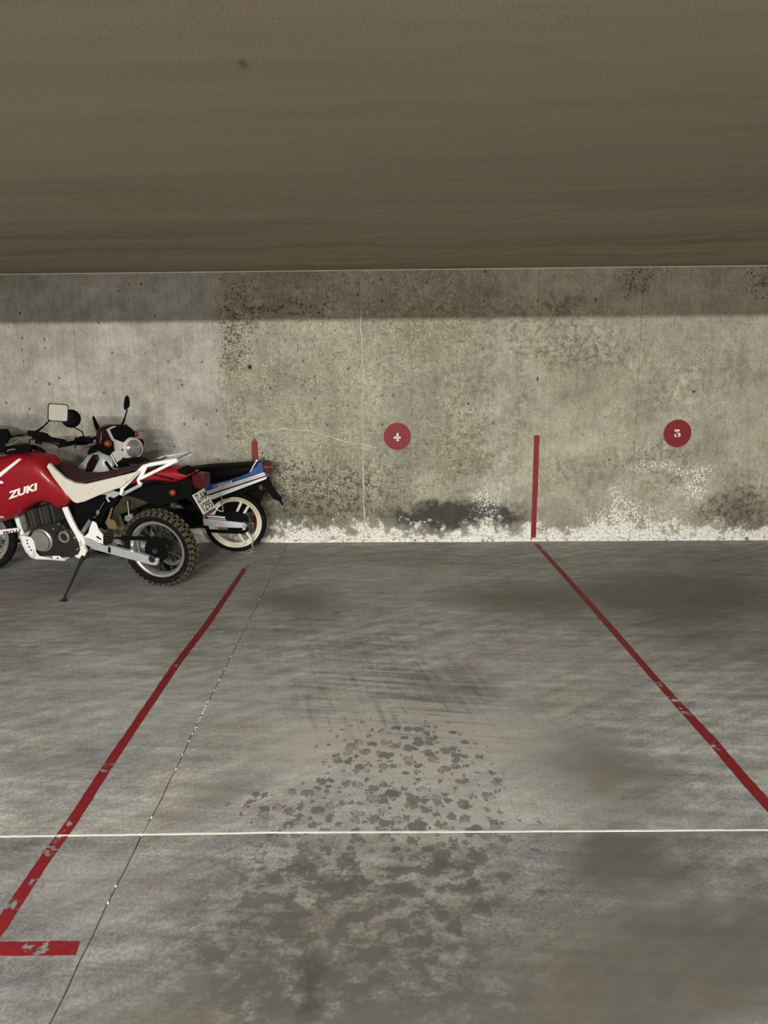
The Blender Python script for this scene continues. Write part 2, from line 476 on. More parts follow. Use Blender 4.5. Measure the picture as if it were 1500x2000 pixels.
def ceiling_material():
    m = Mat('shuttered_concrete_ceiling'); p = m.pos(); x0, y0, _ = m.sep(p); xy = m.comb(x0, y0)
    n = m.noise(xy, 0.8, 3)
    c = m.mix(n.step(0.38, 0.62), (0.385, 0.352, 0.274), (0.405, 0.340, 0.268))
    bd = m.noise(m.comb(x0 * 0.25, y0 * 3.0 + x0 * 0.12), 1.0, 4, 0.62)
    c = m.scale_col(c, bd.var(0.38))
    yw = y0 + (n - 0.5) * 0.9
    sn = m.noise(m.comb(x0 * 0.22 + yw * 0.2, yw * 3.2 + x0 * 0.2), 1.0, 1, 0.5)
    c = m.mix(sn.step(0.52, 0.72) * y0.step(3.8, 6.4) * 0.30, c, (0.40, 0.36, 0.28))
    c = m.mix(sn.step(0.48, 0.26) * y0.step(3.8, 6.4) * 0.32, c, (0.16, 0.14, 0.10))
    fine = m.noise(xy, 110, 2, 0.7); c = m.scale_col(c, fine.var(0.6))
    a = on_plane(475, 125, Vector((0, 0, CEIL)), Vector((0, 0, 1)))
    c = m.mix(m.blob(x0, y0, a.x, a.y, 0.010, 0.025) * 0.6, c, (0.05, 0.045, 0.03))
    return m.finish(c, 0.85, m.noise(xy, 6, 1, 0.7), 0.008, spec=0.0)


M_WALL = wall_material(); M_FLOOR = floor_material(); M_CEIL = ceiling_material()
M_JOINT = plain('joint_mortar', (0.74, 0.72, 0.66), 0.85, vary=0.25, nscale=40)
M_GAP = plain('joint_dirt', (0.13, 0.122, 0.105), 0.95, vary=0.3, nscale=60)
M_SEAM = plain('laitance_fin', (0.50, 0.475, 0.39), 0.9, vary=0.3, nscale=25, bump=0.002)
M_CRUST = plain('salt_crust', (0.82, 0.80, 0.75), 0.95, vary=0.35, nscale=40, dirt=(0.12, 0.11, 0.09), dirt_amt=0.35, bump=0.004)
M_SIDE = plain('plain_concrete', (0.34, 0.32, 0.27), 0.9, vary=0.25, nscale=3)
M_TRIM = plain('ceiling_edge_plaster', (0.78, 0.75, 0.66), 0.9, vary=0.2, nscale=12)


def paint_red(name, worn):
    m = Mat(name); p = m.pos(); x0, y0, z0 = m.sep(p)
    n = m.noise(p, 30, 4, 0.75, dim='3D'); f = m.noise(p, 160, 2, 0.7, dim='3D')
    c = m.mix(n.step(0.35, 0.7), (0.225, 0.013, 0.018), (0.175, 0.011, 0.016))
    c = m.scale_col(c, f * 0.35 + 0.82)
    al = None
    if worn:
        w = m.blobs(x0, y0, worn).sat()
        al = 1.0 - ((w * 0.24 + n * 0.9).step(0.64, 0.70) + (n * 0.5 + f * 0.5).step(0.66, 0.70)).sat()
        al = al * 1.0
    return m.finish(c, 0.55, f, 0.001, spec=0.3, alpha=al)


def WN_blob(px, py, r):
    a = floor_pt(px, py); return (a.x, a.y, r * .7, r * .9, 1.0)


M_LINE = paint_red('red_floor_paint', [WN_blob(208, 1497, .05), WN_blob(135, 1608, .03), WN_blob(118, 1632, .03), WN_blob(98, 1662, .05), WN_blob(66, 1725, .03), WN_blob(60, 1850, .04), WN_blob(85, 1853, .03), WN_blob(20, 1770, .05),
                                         WN_blob(345, 1300, .02), WN_blob(400, 1218, .02), WN_blob(1287, 1337, .05), WN_blob(1318, 1369, .06), WN_blob(1340, 1392, .04), WN_blob(1398, 1458, .05), WN_blob(1060, 1075, .07), WN_blob(480, 1108, .10)])
M_DISC = paint_red('red_wall_paint', None)
M_WHITE_PAINT = plain('white_stencil_paint', (0.70, 0.66, 0.62), 0.7, vary=0.12, nscale=60)

# ------------------------------------------------------------------ the setting
XMIN, XMAX, YMIN = -7.0, 7.0, -5.5
U_L, U_R = -7.0, 7.0


def wpt(u, z, off=0.0):
    q = W0 + WT * u + WN * off; return Vector((q.x, q.y, z))


rng = random.Random(7)
mb = MB(); mb.prism([wpt(U_L, -0.02, -0.012), wpt(U_R, -0.02, -0.012), wpt(U_R, CEIL + .1, -0.012), wpt(U_L, CEIL + .1, -0.012)],
                    [wpt(U_L, -0.02, -0.25), wpt(U_R, -0.02, -0.25), wpt(U_R, CEIL + .1, -0.25), wpt(U_L, CEIL + .1, -0.25)])
wall = mb.build('wall_back', M_WALL); tag(wall, 'damp stained cast concrete back wall with white salt bloom along its foot', 'wall', kind='structure')
seam_px = [158, 423, 708, 967, 1243]
edges = [U_L, wall_uv(158, 800)[0] - 2.9, wall_uv(158, 800)[0] - 1.42] + [wall_uv(x, 800)[0] for x in seam_px] + [wall_uv(1243, 800)[0] + 1.4, wall_uv(1243, 800)[0] + 2.8, U_R]
offs = [0.0, 0.0, 0.0, 0.001, 0.001, 0.003, 0.003, 0.002, 0.0, 0.001]
for i in range(len(edges) - 1):
    a = edges[i] + (.0014 if i in (3, 5, 7) else .0002); b = edges[i + 1] - (.0014 if i in (2, 4, 6) else .0002); mb = MB(); o = offs[i]
    mb.prism([wpt(a, -0.01, o), wpt(b, -0.01, o), wpt(b, CEIL, o), wpt(a, CEIL, o)],
             [wpt(a, -0.01, -0.011), wpt(b, -0.01, -0.011), wpt(b, CEIL, -0.011), wpt(a, CEIL, -0.011)])
    mb.build('wall_panel', M_WALL, wall)


def ragged_ribbon(path, r0, mat, name, seed, amp=0.5):
    g = random.Random(seed); P = smooth_path(path, 8)
    P = [p + Vector((g.uniform(-1, 1) * r0 * amp, 0, g.uniform(-1, 1) * r0 * amp)) for p in P]
    R = [r0 * g.uniform(0.5, 1.25) for _ in P]; R[0] *= .3; R[-1] *= .3
    mb = MB(); mb.tube(P, R, 6); return mb.build(name, mat, wall, 60)


# fins of cement left at the shutter joints
for (x, k) in ((158, 1), (423, 0), (708, 2), (967, 0), (1243, 1)):
    u = wall_uv(x, 800)[0]; g = random.Random(x)
    r0 = (0.004, 0.0045, 0.012)[k]
    n = 46; zs = [0.18 + (CEIL - 0.2) * i / n for i in range(n + 1)]
    if k == 0: zs = [z for z in zs if z > CEIL - 0.75]
    path = [wpt(u + g.uniform(-1, 1) * (.007 if k else .014), z, 0.002 if k == 2 else .001) for z in zs]
    R = [r0 * g.uniform(.35, 1.2) for _ in zs]
    mb = MB(); mb.tube(path, R, 6); mb.build('cement_fin', M_SEAM if k == 2 else M_WALL, wall, 60)
# crumbs of mortar along the wide middle joint and at the joint heads
g = random.Random(5); mb = MB()
for (x, y, sx, sy, n) in ((716, 700, 5, 150, 60), (160, 555, 10, 22, 22), (422, 548, 8, 20, 18), (716, 560, 12, 30, 20), (1246, 545, 12, 15, 14), (1170, 530, 60, 4, 30), (870, 536, 60, 4, 26), (1300, 527, 40, 4, 20), (250, 541, 30, 4, 10), (1362, 945, 10, 30, 18), (1395, 684, 25, 8, 6)):
    for _ in range(n):
        u, z = wall_uv(x + g.gauss(0, sx), y + g.gauss(0, sy)); z = min(z, CEIL - .01)
        s = g.uniform(.004, .013)
        mb.box(wpt(u, z, 0.001), (s * g.uniform(.7, 2.2), s * .8, s * g.uniform(.6, 1.6)), Matrix.Rotation(g.uniform(0, 3), 3, Vector(WN)))
tag(mb.build('mortar_crumbs', M_SEAM, wall), kind='stuff')
# swollen repair ridges right of the left red stripe
ragged_ribbon([wall_pt(x, y, .002) for x, y in ((496, 845), (520, 843), (555, 838), (600, 842), (640, 852), (680, 864), (708, 868), (735, 875))], 0.014, M_SEAM, 'repair_ridge', 3)
ragged_ribbon([wall_pt(x, y, .001) for x, y in ((496, 846), (515, 856), (545, 865), (590, 866), (635, 865))], 0.005, M_SEAM, 'repair_ridge', 4)
ragged_ribbon([wall_pt(x, y, .001) for x, y in ((1380, 668), (1400, 677), (1425, 679), (1440, 685))], 0.006, M_SEAM, 'repair_ridge', 9)
# crust of salt swelling out of the wall foot
g = random.Random(21); mb = MB(); n = 420; prof = []
uA, uB = wall_uv(535, 1050)[0], U_R
for i in range(n + 1):
    u = uA + (uB - uA) * i / n
    bumpy = 0.5 + 0.5 * math.sin(u * 7.1) * math.sin(u * 3.3 + 1)
    mound = math.exp(-((u - wall_uv(935, 1040)[0]) / .22) ** 2) * .055
    h = 0.015 + 0.028 * bumpy * g.uniform(.5, 1.3) + mound * g.uniform(.8, 1.2); d = 0.010 + 0.012 * g.random() + mound * .3
    prof.append([wpt(u, -0.005, -.005), wpt(u, -0.005, d + .006), wpt(u, h * .35, d), wpt(u, h * .8, d * .75), wpt(u, h, .003), wpt(u, h * 1.1, -.005)])
mb.rings(prof); tag(mb.build('salt_crust', M_CRUST, wall, 25), kind='stuff')

for sx, nm, lb in ((XMIN, 'added_wall_left', 'unseen concrete side wall added left of the motorcycles to dim the far end'), (XMAX, 'added_wall_right', 'unseen concrete side wall added right of bay five to dim the far end')):  # unseen side walls, added to darken the ceiling near the back wall
    mb = MB(); mb.box((sx + (-.1 if sx < 0 else .1), (YMIN + W0.y) / 2 + .1, CEIL / 2), (.2, W0.y - YMIN + .5, CEIL + .04))
    tag(mb.build(nm, M_SIDE), lb, 'wall', kind='structure')
# ceiling, its edge, and the downstand beam behind the camera
mb = MB(); mb.box(((XMIN + XMAX) / 2, (YMIN + W0.y) / 2, CEIL + .1), (XMAX - XMIN, W0.y - YMIN + .3, .2))
tag(mb.build('ceiling', M_CEIL), 'brown shuttered concrete ceiling slab', 'ceiling', kind='structure')
mb = MB(); mb.prism([wpt(U_L, CEIL - .011, -.004), wpt(U_L, CEIL - .011, .006), wpt(U_L, CEIL - .003, .009), wpt(U_L, CEIL + .002, -.004)],
                    [wpt(U_R, CEIL - .011, -.004), wpt(U_R, CEIL - .011, .006), wpt(U_R, CEIL - .003, .009), wpt(U_R, CEIL + .002, -.004)])
tag(mb.build('trim_1', M_TRIM), 'thin pale plaster edge where the back wall meets the ceiling', 'trim', kind='structure')
BEAM_Y = 1.35
BEAM_Z = 2.469
mb = MB(); mb.box((0, BEAM_Y - .13, (BEAM_Z + CEIL) / 2 + .01), (XMAX - XMIN, .26, CEIL - BEAM_Z + .02))
tag(mb.build('trim_2', M_CEIL), 'concrete downstand beam crossing the ceiling above the camera', 'beam', kind='structure')

# floor: four slabs parted by a mortared joint across and a saw cut along
base = MB(); base.box(((XMIN + XMAX) / 2, (YMIN + W0.y) / 2, -.0805), (XMAX - XMIN, W0.y - YMIN + .2, .15))
floor = base.build('floor', M_GAP); tag(floor, 'stained grey concrete garage floor with oil spots', 'floor', kind='structure')
cut = [floor_pt(x, y) for x, y in ((560, 1064), (552, 1080), (510, 1167), (470, 1245), (440, 1305), (380, 1425), (320, 1550), (277, 1629))]
cut2 = [floor_pt(x, y) for x, y in ((277, 1629), (230, 1725), (180, 1830), (97, 2000))]
dirv = (cut2[-1] - cut2[0]).normalized(); cut2.append(cut2[-1] + dirv * ((YMIN - cut2[-1].y) / dirv.y))
cross = [floor_pt(-700, 1640), floor_pt(0, 1634), floor_pt(277, 1630), floor_pt(520, 1626), floor_pt(1000, 1624), floor_pt(1500, 1621), floor_pt(2200, 1615)]
cross[0] = Vector((XMIN, cross[0].y, 0)); cross[-1] = Vector((XMAX, cross[-1].y, 0))
joint_pt = cross[2]


def jag(P, amp, seed, step=.09):
    g = random.Random(seed); out = [P[0]]
    for a, b in zip(P[:-1], P[1:]):
        n = max(1, int((b - a).length / step)); nn = Vector((-(b - a).y, (b - a).x, 0)).normalized()
        for i in range(1, n + 1):
            out.append(a.lerp(b, i / n) + nn * (g.uniform(-amp, amp) if i < n else 0))
    return out


def shift(P, d): return [p + Vector(d) for p in P]


cA = jag(cut, .003, 1); cB = jag(cut2, .003, 2); xL = jag(cross[:3], .0015, 3, .12); xR = jag(cross[2:], .0015, 4, .12)
gx, gy = .0020, .0042
slabs = [
    [Vector((XMIN, W0.y + .3, 0))] + shift(cA, (-gx, 0, 0))[:-1] + [joint_pt + Vector((-gx, gy, 0))] + shift(xL, (0, gy, 0))[::-1][1:],
    shift(cA, (gx, 0, 0))[:-1] + [joint_pt + Vector((gx, gy, 0))] + shift(xR, (0, gy, 0))[1:] + [Vector((XMAX, W0.y + .3, 0))],
    shift(xL, (0, -gy, 0))[:-1] + [joint_pt + Vector((-gx, -gy, 0))] + shift(cB, (-gx, 0, 0))[1:] + [Vector((XMIN, YMIN, 0))],
    [joint_pt + Vector((gx, -gy, 0))] + shift(xR, (0, -gy, 0))[1:] + [Vector((XMAX, YMIN, 0))] + shift(cB, (gx, 0, 0))[::-1][:-1],
]
slabs[0][1] = Vector((slabs[0][1].x, W0.y + .3, 0)); slabs[1][0] = Vector((slabs[1][0].x, W0.y + .3, 0))
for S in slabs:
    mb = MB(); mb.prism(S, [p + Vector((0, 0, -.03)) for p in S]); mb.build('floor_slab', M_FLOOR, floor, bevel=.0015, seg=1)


def strip(name, L, R, z0, z1, mat, parent=None):
    mb = MB(); RR = list(L) + list(R)[::-1]
    mb.prism([p + Vector((0, 0, z1)) for p in RR], [p + Vector((0, 0, z0)) for p in RR]); return mb.build(name, mat, parent)


xall = jag(cross, .001, 8, .05); g = random.Random(3)
strip('mortar_joint', [p + Vector((0, gy + .001 + g.uniform(-.0012, .0008), 0)) for p in xall], [p + Vector((0, -gy - .001 + g.uniform(-.0008, .0012), 0)) for p in xall], -.03, .0012, M_JOINT, floor)
# crumbs of pale filler left in the saw cut
mb = MB(); g = random.Random(12)
allcut = cA + cB
for p in allcut:
    if p.y < 1.2: continue
    dens = 4 if 3.45 < p.y < 3.85 else (1 if g.random() < .35 else 0)
    for _ in range(dens):
        s = g.uniform(.003, .008); q = p + Vector((g.gauss(0, .003), g.uniform(-.05, .05), -.002))
        mb.box(q, (s, s * g.uniform(.8, 2.5), .006), Matrix.Rotation(g.uniform(-.5, .5), 3, 'Z'))
tag(mb.build('filler_crumbs', M_JOINT, floor), kind='stuff')

# ------------------------------------------------------------------ painted bay markings
def px_strip(name, Lp, Rp, label, seed):
    L = jag([floor_pt(*q) for q in Lp], .0018, seed, .03); R = jag([floor_pt(*q) for q in Rp], .0018, seed + 50, .03)
    o = strip(name, L, R, -.004, .0010, M_LINE); tag(o, label, 'floor marking', 'red painted bay lines'); return o


LL = [(474, 1110), (400, 1216), (335, 1300), (206, 1488), (132, 1600), (60, 1700), (2, 1786), (-34, 1841)]
LR = [(488, 1103), (414, 1216), (352, 1298), (226, 1488), (156, 1600), (86, 1700), (22, 1800), (-6, 1841)]
px_strip('bay_line', LL, LR, 'red floor line running from the motorcycles to the left photo edge', 31)
px_strip('bay_line', [(-70, 1841), (0, 1840.5), (80, 1839.5), (156, 1838.5)], [(-76, 1868), (0, 1867), (80, 1866.5), (148, 1865.5)], 'short red floor bar at the near end of the left bay line', 33)
RL = [(1043, 1062), (1060, 1082), (1100, 1127), (1165, 1202), (1280, 1335), (1312, 1372), (1382, 1450), (1440, 1520), (1504, 1592), (1600, 1705), (1700, 1822)]
RR_ = [(1051, 1062), (1069, 1081), (1110, 1126), (1177, 1200), (1294, 1333), (1327, 1369), (1404, 1449), (1464, 1520), (1532, 1592), (1636, 1705), (1744, 1822)]
px_strip('bay_line', RL, RR_, 'red floor line starting under the right wall stripe and leaving the photo right', 35)


def wall_stripe(P, label, seed):
    g = random.Random(seed); n = len(P); Q = []
    for i in range(n):
        a, b = P[i], P[(i + 1) % n]; k = max(1, int(math.hypot(b[0] - a[0], b[1] - a[1]) / 12))
        for j in range(k): Q.append((a[0] + (b[0] - a[0]) * j / k + (g.uniform(-.35, .35) if j else 0), a[1] + (b[1] - a[1]) * j / k + (g.uniform(-.35, .35) if j else 0)))
    mb = MB(); mb.prism([wall_pt(x, y, .0045) for x, y in Q], [wall_pt(x, y, -.002) for x, y in Q])
    return tag(mb.build('wall_stripe', M_DISC), label, 'wall marking', 'red stripes painted on the back wall')


wall_stripe([(491, 864), (497, 855.5), (503.5, 864), (509, 1060), (497, 1060)], 'red wall stripe with pointed top behind the blue motorcycle tail', 1)
wall_stripe([(1043, 850), (1054, 850), (1047, 1045), (1046, 1050), (1037, 1050), (1037, 1046)], 'red wall stripe between the two number discs', 2)

GLYPH4 = [[(.40, .0), (.80, .0), (.80, .10), (.72, .16), (.72, 1.0), (.55, 1.0), (.36, .70), (.47, .62), (.50, .70), (.50, .16), (.40, .10)],
          [(.0, .34), (.05, .28), (.44, .28), (.44, .50), (.36, .56), (.26, .60)], [(.78, .28), (1.0, .28), (1.0, .34), (.98, .60), (.86, .60), (.78, .42)]]
GLYPH5 = [[(.08, .72), (.10, 1.0), (.45, .96), (.90, 1.0), (.80, .74), (.50, .70)],
          [(.42, .0), (.15, .06), (.0, .20), (.06, .36), (.24, .38), (.38, .28), (.34, .14)],
          [(.58, .0), (.85, .08), (1.0, .26), (.96, .46), (.78, .58), (.40, .55), (.10, .44), (.20, .50), (.52, .50), (.66, .36), (.64, .16)]]
for (cx, cy, rpx, gl, gx0, gy0, gw, gh, word) in ((776, 852.5, 26.6, GLYPH4, 768, 861.5, 14.5, 16.0, 'four'), (1323, 846.5, 27, GLYPH5, 1316.5, 854, 13, 15.5, 'five')):
    c0 = wall_pt(cx, cy, 0); r = (wall_pt(cx + rpx, cy) - wall_pt(cx, cy)).length
    g = random.Random(int(cx)); mb = MB(); n = 72; A = []; B = []
    for k in range(n):
        t = 2 * math.pi * k / n; rr = r * (1 + g.uniform(-.008, .008))
        q = c0 + WT * (rr * math.cos(t)) + Vector((0, 0, rr * math.sin(t))); A.append(q + WN * .0050); B.append(q - WN * .002)
    mb.prism(A, B); d = mb.build('number_disc', M_DISC)
    tag(d, 'round red bay disc on the wall with white stencilled number ' + word, 'number disc', 'bay number discs on the back wall')
    mb = MB()
    for poly in gl:
        Q = [(gx0 + gw * a, gy0 - gh * b) for a, b in poly]
        mb.prism([wall_pt(x, y, .0062) for x, y in Q], [wall_pt(x, y, .004) for x, y in Q])
    mb.build('numeral', M_WHITE_PAINT, d)


# ------------------------------------------------------------------ motorcycle materials
def mat_red():
    m = Mat('red_gloss_plastic'); p = m.obj(); n = m.noise(p, 9, 3, dim='3D')
    m.bsdf.inputs['Coat Weight'].default_value = 0.3; m.bsdf.inputs['Coat Roughness'].default_value = 0.1
    return m.finish(m.mix(n, (0.27, 0.005, 0.013), (0.22, 0.004, 0.011)), 0.38, spec=0.35)


RED = mat_red()
MAROON = plain('maroon_vinyl', (0.036, 0.0055, 0.007), 0.68, vary=0.2, nscale=20, bump=0.001)
CREAM = plain('off_white_plastic', (0.60, 0.565, 0.49), 0.5, vary=0.06, dirt=(0.38, 0.34, 0.27), dirt_amt=0.12)
WHITE = plain('white_enamel', (0.78, 0.78, 0.77), 0.4, vary=0.05, dirt=(0.30, 0.24, 0.15), dirt_amt=0.16, nscale=22)
BLACK = plain('black_plastic', (0.0045, 0.0045, 0.005), 0.55, vary=0.3, spec=0.04)
RUBBER = plain('tyre_rubber', (0.0085, 0.0085, 0.0085), 0.8, vary=0.3, dirt=(0.035, 0.032, 0.025), dirt_amt=0.10, spec=0.05)
MUDDY = plain('muddy_tread_rubber', (0.115, 0.090, 0.055), 0.95, vary=0.5, nscale=30, dirt=(0.020, 0.018, 0.014), dirt_amt=0.55, spec=0.2)
DUST = plain('dusty_brown_plastic', (0.040, 0.032, 0.020), 0.9, vary=0.5, nscale=10, spec=0.2, dirt=(0.009, 0.008, 0.007), dirt_amt=0.5)
TAN = plain('tan_mud_flap', (0.15, 0.108, 0.052), 0.9, vary=0.3, spec=0.2)
ALU = plain('brushed_aluminium', (0.60, 0.62, 0.67), 0.42, 0.55, vary=0.12, dirt=(0.25, 0.21, 0.15), dirt_amt=0.12)
STEEL = plain('dull_steel', (0.40, 0.40, 0.39), 0.42, 0.8, vary=0.2)
CHROME = plain('polished_rim', (0.80, 0.80, 0.80), 0.22, 0.9, vary=0.08)
CASE = plain('dark_engine_casting', (0.026, 0.025, 0.023), 0.5, 0.3, vary=0.4, dirt=(0.05, 0.042, 0.03), dirt_amt=0.2, spec=0.3)
COVER = plain('grey_engine_cover', (0.34, 0.335, 0.315), 0.42, 0.6, vary=0.15)
FIN = plain('cylinder_casting', (0.055, 0.052, 0.047), 0.6, 0.3, vary=0.4, spec=0.3)
AMBER = plain('amber_lens', (0.18, 0.034, 0.006), 0.3, vary=0.15)
LENS_RED = plain('red_lens', (0.055, 0.004, 0.006), 0.4, vary=0.15, spec=0.25)
BROWN_RED = plain('brown_red_reflector', (0.13, 0.045, 0.03), 0.35, vary=0.2)
GLASS = plain('mirror_glass', (0.52, 0.50, 0.42), 0.25, 0.35, vary=0.02, nscale=1.5)  # cream tone stands in for a reflection of lit surroundings
LAMP_GLASS = plain('ribbed_lamp_glass', (0.46, 0.46, 0.45), 0.14, 0.75, vary=0.35, nscale=60)
BLUE = plain('blue_gloss_plastic', (0.012, 0.055, 0.21), 0.35, vary=0.08)
NAVY = plain('navy_stripe', (0.008, 0.016, 0.075), 0.4, vary=0.08)
GOLD = plain('gold_stripe', (0.42, 0.30, 0.15), 0.4, vary=0.08)
RIM_CREAM = plain('cream_cast_wheel', (0.66, 0.62, 0.49), 0.45, vary=0.06, dirt=(0.35, 0.30, 0.2), dirt_amt=0.08)
TANK_GREY = plain('pale_grey_tank_paint', (0.33, 0.335, 0.35), 0.35, vary=0.05)
DARK_RED = plain('dark_red_paint', (0.014, 0.0015, 0.002), 0.4, vary=0.1, spec=0.3)
LETTER = plain('white_lettering', (0.78, 0.77, 0.76), 0.4, vary=0.04)
SPOKE_DARK = plain('dark_spoke_wire', (0.05, 0.05, 0.048), 0.5, 0.5, vary=0.3)
COWL = plain('shaded_white_plastic', (0.50, 0.49, 0.46), 0.5, vary=0.06)  # white plastic darkened, its shade put into the colour
INK = plain('black_lettering', (0.015, 0.015, 0.016), 0.5, vary=0.1)
PURPLE = plain('dark_purple_lettering', (0.08, 0.012, 0.035), 0.5, vary=0.1)
PLATE = plain('number_plate_white', (0.66, 0.65, 0.60), 0.5, vary=0.06, dirt=(0.35, 0.32, 0.26), dirt_amt=0.08)


class Bike:
    def __init__(s, rear_px, front_px, lean, label, side):
        """side = +1: the camera sees the bike's left flank (v > 0), -1: its right flank"""
        s.O = floor_pt(*rear_px); F = floor_pt(*front_px)
        s.base = (F - s.O).length; eu = (F - s.O).normalized(); lat = Vector((0, 0, 1)).cross(eu)
        a = math.radians(lean); ew = Vector((0, 0, 1)) * math.cos(a) + lat * math.sin(a); ev = lat * math.cos(a) - Vector((0, 0, 1)) * math.sin(a)
        s.eu, s.ev, s.ew = eu, ev, ew; s.side = side
        s.M = Matrix(((eu.x, ev.x, ew.x, s.O.x), (eu.y, ev.y, ew.y, s.O.y), (eu.z, ev.z, ew.z, s.O.z), (0, 0, 0, 1)))
        s.Mi = s.M.inverted()
        s.root = bpy.data.objects.new('motorcycle', None); COL.objects.link(s.root); s.root.matrix_world = s.M
        s.root.empty_display_size = .2
        tag(s.root, label, 'motorcycle', 'motorcycles parked by the back wall')

    def P(s, px, py, v=0.0):
        return s.Mi @ on_plane(px, py, s.O + s.ev * v, s.ev)

    def L(s, pts, v): return [s.P(x, y, v) for x, y in pts]

    def plate(s, name, pts, v0, v1, mat, bevel=.003, parent=None, vm=None):
        """flat panel: outline read on the plane v = vm (default v1), thick from v0 to v1"""
        Q = s.L(pts, v1 if vm is None else vm); mb = MB()
        mb.prism([Vector((q.x, v1, q.z)) for q in Q], [Vector((q.x, v0, q.z)) for q in Q])
        return mb.build(name, mat, parent or s.root, bevel=bevel)

    def rod(s, name, pts, r, mat, parent=None, n=10, smooth=0):
        """pts: (px, py, v)"""
        Q = [s.P(*q) for q in pts]
        if smooth:
            if isinstance(r, (list, tuple)):
                r = [r[min(i // smooth, len(r) - 1)] * (1 - (i % smooth) / smooth) + r[min(i // smooth + 1, len(r) - 1)] * (i % smooth) / smooth for i in range((len(Q) - 1) * smooth + 1)]
            Q = smooth_path(Q, smooth)
        mb = MB(); mb.tube(Q, r, n); return mb.build(name, mat, parent or s.root, 50)

    def shell(s, name, st, mat, e=2.6, n=28, parent=None, sub=4, ve=0.0):
        """st: (px, top, bottom, half width, v of the top line, v of the bottom line)"""
        R = []; ST = []
        for q in st:
            px, t, b, hw, vt, vb = q
            T = s.P(px, t, vt); B = s.P(px, b, vb); ST.append(((T.x + B.x) / 2, T.z, B.z, hw))
        F = []
        for i in range(len(ST) - 1):
            for k in range(sub):
                f = k / sub; F.append(tuple(ST[i][j] * (1 - f) + ST[i + 1][j] * f for j in range(4)))
        F.append(ST[-1])
        for u, t, b, hw in F:
            mid, h = (t + b) / 2, max((t - b) / 2, .002); ring = []
            for k in range(n):
                a = 2 * math.pi * (k + .5) / n; ca, sa = math.cos(a), math.sin(a)
                ring.append(Vector((u, hw * math.copysign(abs(ca) ** (2 / e), ca), mid + h * math.copysign(abs(sa) ** (2 / e), sa))))
            R.append(ring)
        mb = MB(); mb.rings(R); o = mb.build(name, mat, parent or s.root, 50)
        sv = sorted(ST)

        def surf(u, w):
            u = min(max(u, sv[0][0]), sv[-1][0])
            for a, b2 in zip(sv[:-1], sv[1:]):
                if a[0] <= u <= b2[0]:
                    f = (u - a[0]) / max(b2[0] - a[0], 1e-6); q = [a[j] * (1 - f) + b2[j] * f for j in range(4)]; break
            mid, h = (q[1] + q[2]) / 2, max((q[1] - q[2]) / 2, .002)
            x = min(abs((w - mid) / h), .98)
            return q[3] * (1 - x ** e) ** (1 / e)
        return o, surf

    def on_surf(s, px, py, surf, lift):
        v = .15
        for _ in range(5):
            q = s.P(px, py, v); v = surf(q.x, q.z) + lift
        q = s.P(px, py, v); return Vector((q.x, v, q.z))

    def decal(s, name, V, F, surf, mat, parent, lift=.003, thick=.004):
        """V in pixels, F faces: thin raised film following a shell"""
        A = [s.on_surf(x, y, surf, lift) for x, y in V]; B = [a - Vector((0, thick, 0)) for a in A]
        me = bpy.data.meshes.new(name); n = len(A)
        cnt = {}
        for f in F:
            for i in range(len(f)):
                e = (f[i], f[(i + 1) % len(f)]); cnt[e] = 1
        side = [(a, a + n, b + n, b) for a, b in cnt if (b, a) not in cnt]
        mb = MB(); mb.add(A + B, [tuple(f) for f in F] + [tuple(i + n for i in f[::-1]) for f in F] + side)
        return mb.build(name, mat, parent)

    def text(s, name, txt, quad, surf, mat, parent, bold=.02, shear=0.0, v=None):
        """quad: pixel corners bl, br, tr, tl"""
        V, F = text_shape(txt, bold, shear); bl, br, tr, tl = [Vector(q) for q in quad]
        px = [((bl * (1 - x) + br * x) * (1 - y) + (tl * (1 - x) + tr * x) * y) for x, y in V]
        if surf is None: surf = lambda u, w: v
        return s.decal(name, [tuple(q) for q in px], F, surf, mat, parent, .002, .003)

    # ---- wheels
    def wheel(s, u, r_t, w_t, r_r, steer, knobs, mat_rim, cast=False, knob_mat=None, spokes=36, spoke_mat=None):
        Mw = Matrix.Translation((u, 0, r_t)) @ Matrix.Rotation(steer, 4, 'Z')
        h = r_t - r_r; hw = w_t / 2
        prof = []
        for k in range(19):
            a = math.radians(-130 + 260 * k / 18)
            rr = r_r + h * .50 + (h * .50) * math.cos(a) * (1.0 if abs(a) < 2 else 1.0); prof.append((rr, hw * math.sin(a) * (1 if abs(math.sin(a)) < .99 else 1)))
        prof = [(max(r, r_r - .004), v) for r, v in prof]
        mb = MB(); mb.lathe((0, 0, 0), (0, 1, 0), prof, 56, closed=True); ty = mb.build('tyre', RUBBER, s.root, 40); ty.matrix_local = Mw
        if knobs:
            me1 = MB(); me1.box((0, 0, r_t - .004), (r_t * 2 * math.pi / knobs * .62, w_t * .36, .016))
            me2 = MB(); rot = Matrix.Rotation(math.radians(-42), 3, 'X')
            me2.box((0, hw * .74, r_t - h * .16), (r_t * 2 * math.pi / knobs * .66, w_t * .34, .017), rot)
            me3 = MB(); me3.box((0, -hw * .74, r_t - h * .16), (r_t * 2 * math.pi / knobs * .66, w_t * .34, .017), rot.inverted())
            for mbk, ph in ((me1, 0), (me2, .5), (me3, .5)):
                me = mbk.mesh('tread_block', 30); me.materials.append(knob_mat or RUBBER)
                for k in range(knobs):
                    o = link('tread_block', me, None, ty); o.matrix_local = Matrix.Rotation(2 * math.pi * (k + ph) / knobs, 4, 'Y')
        rw = w_t * .36
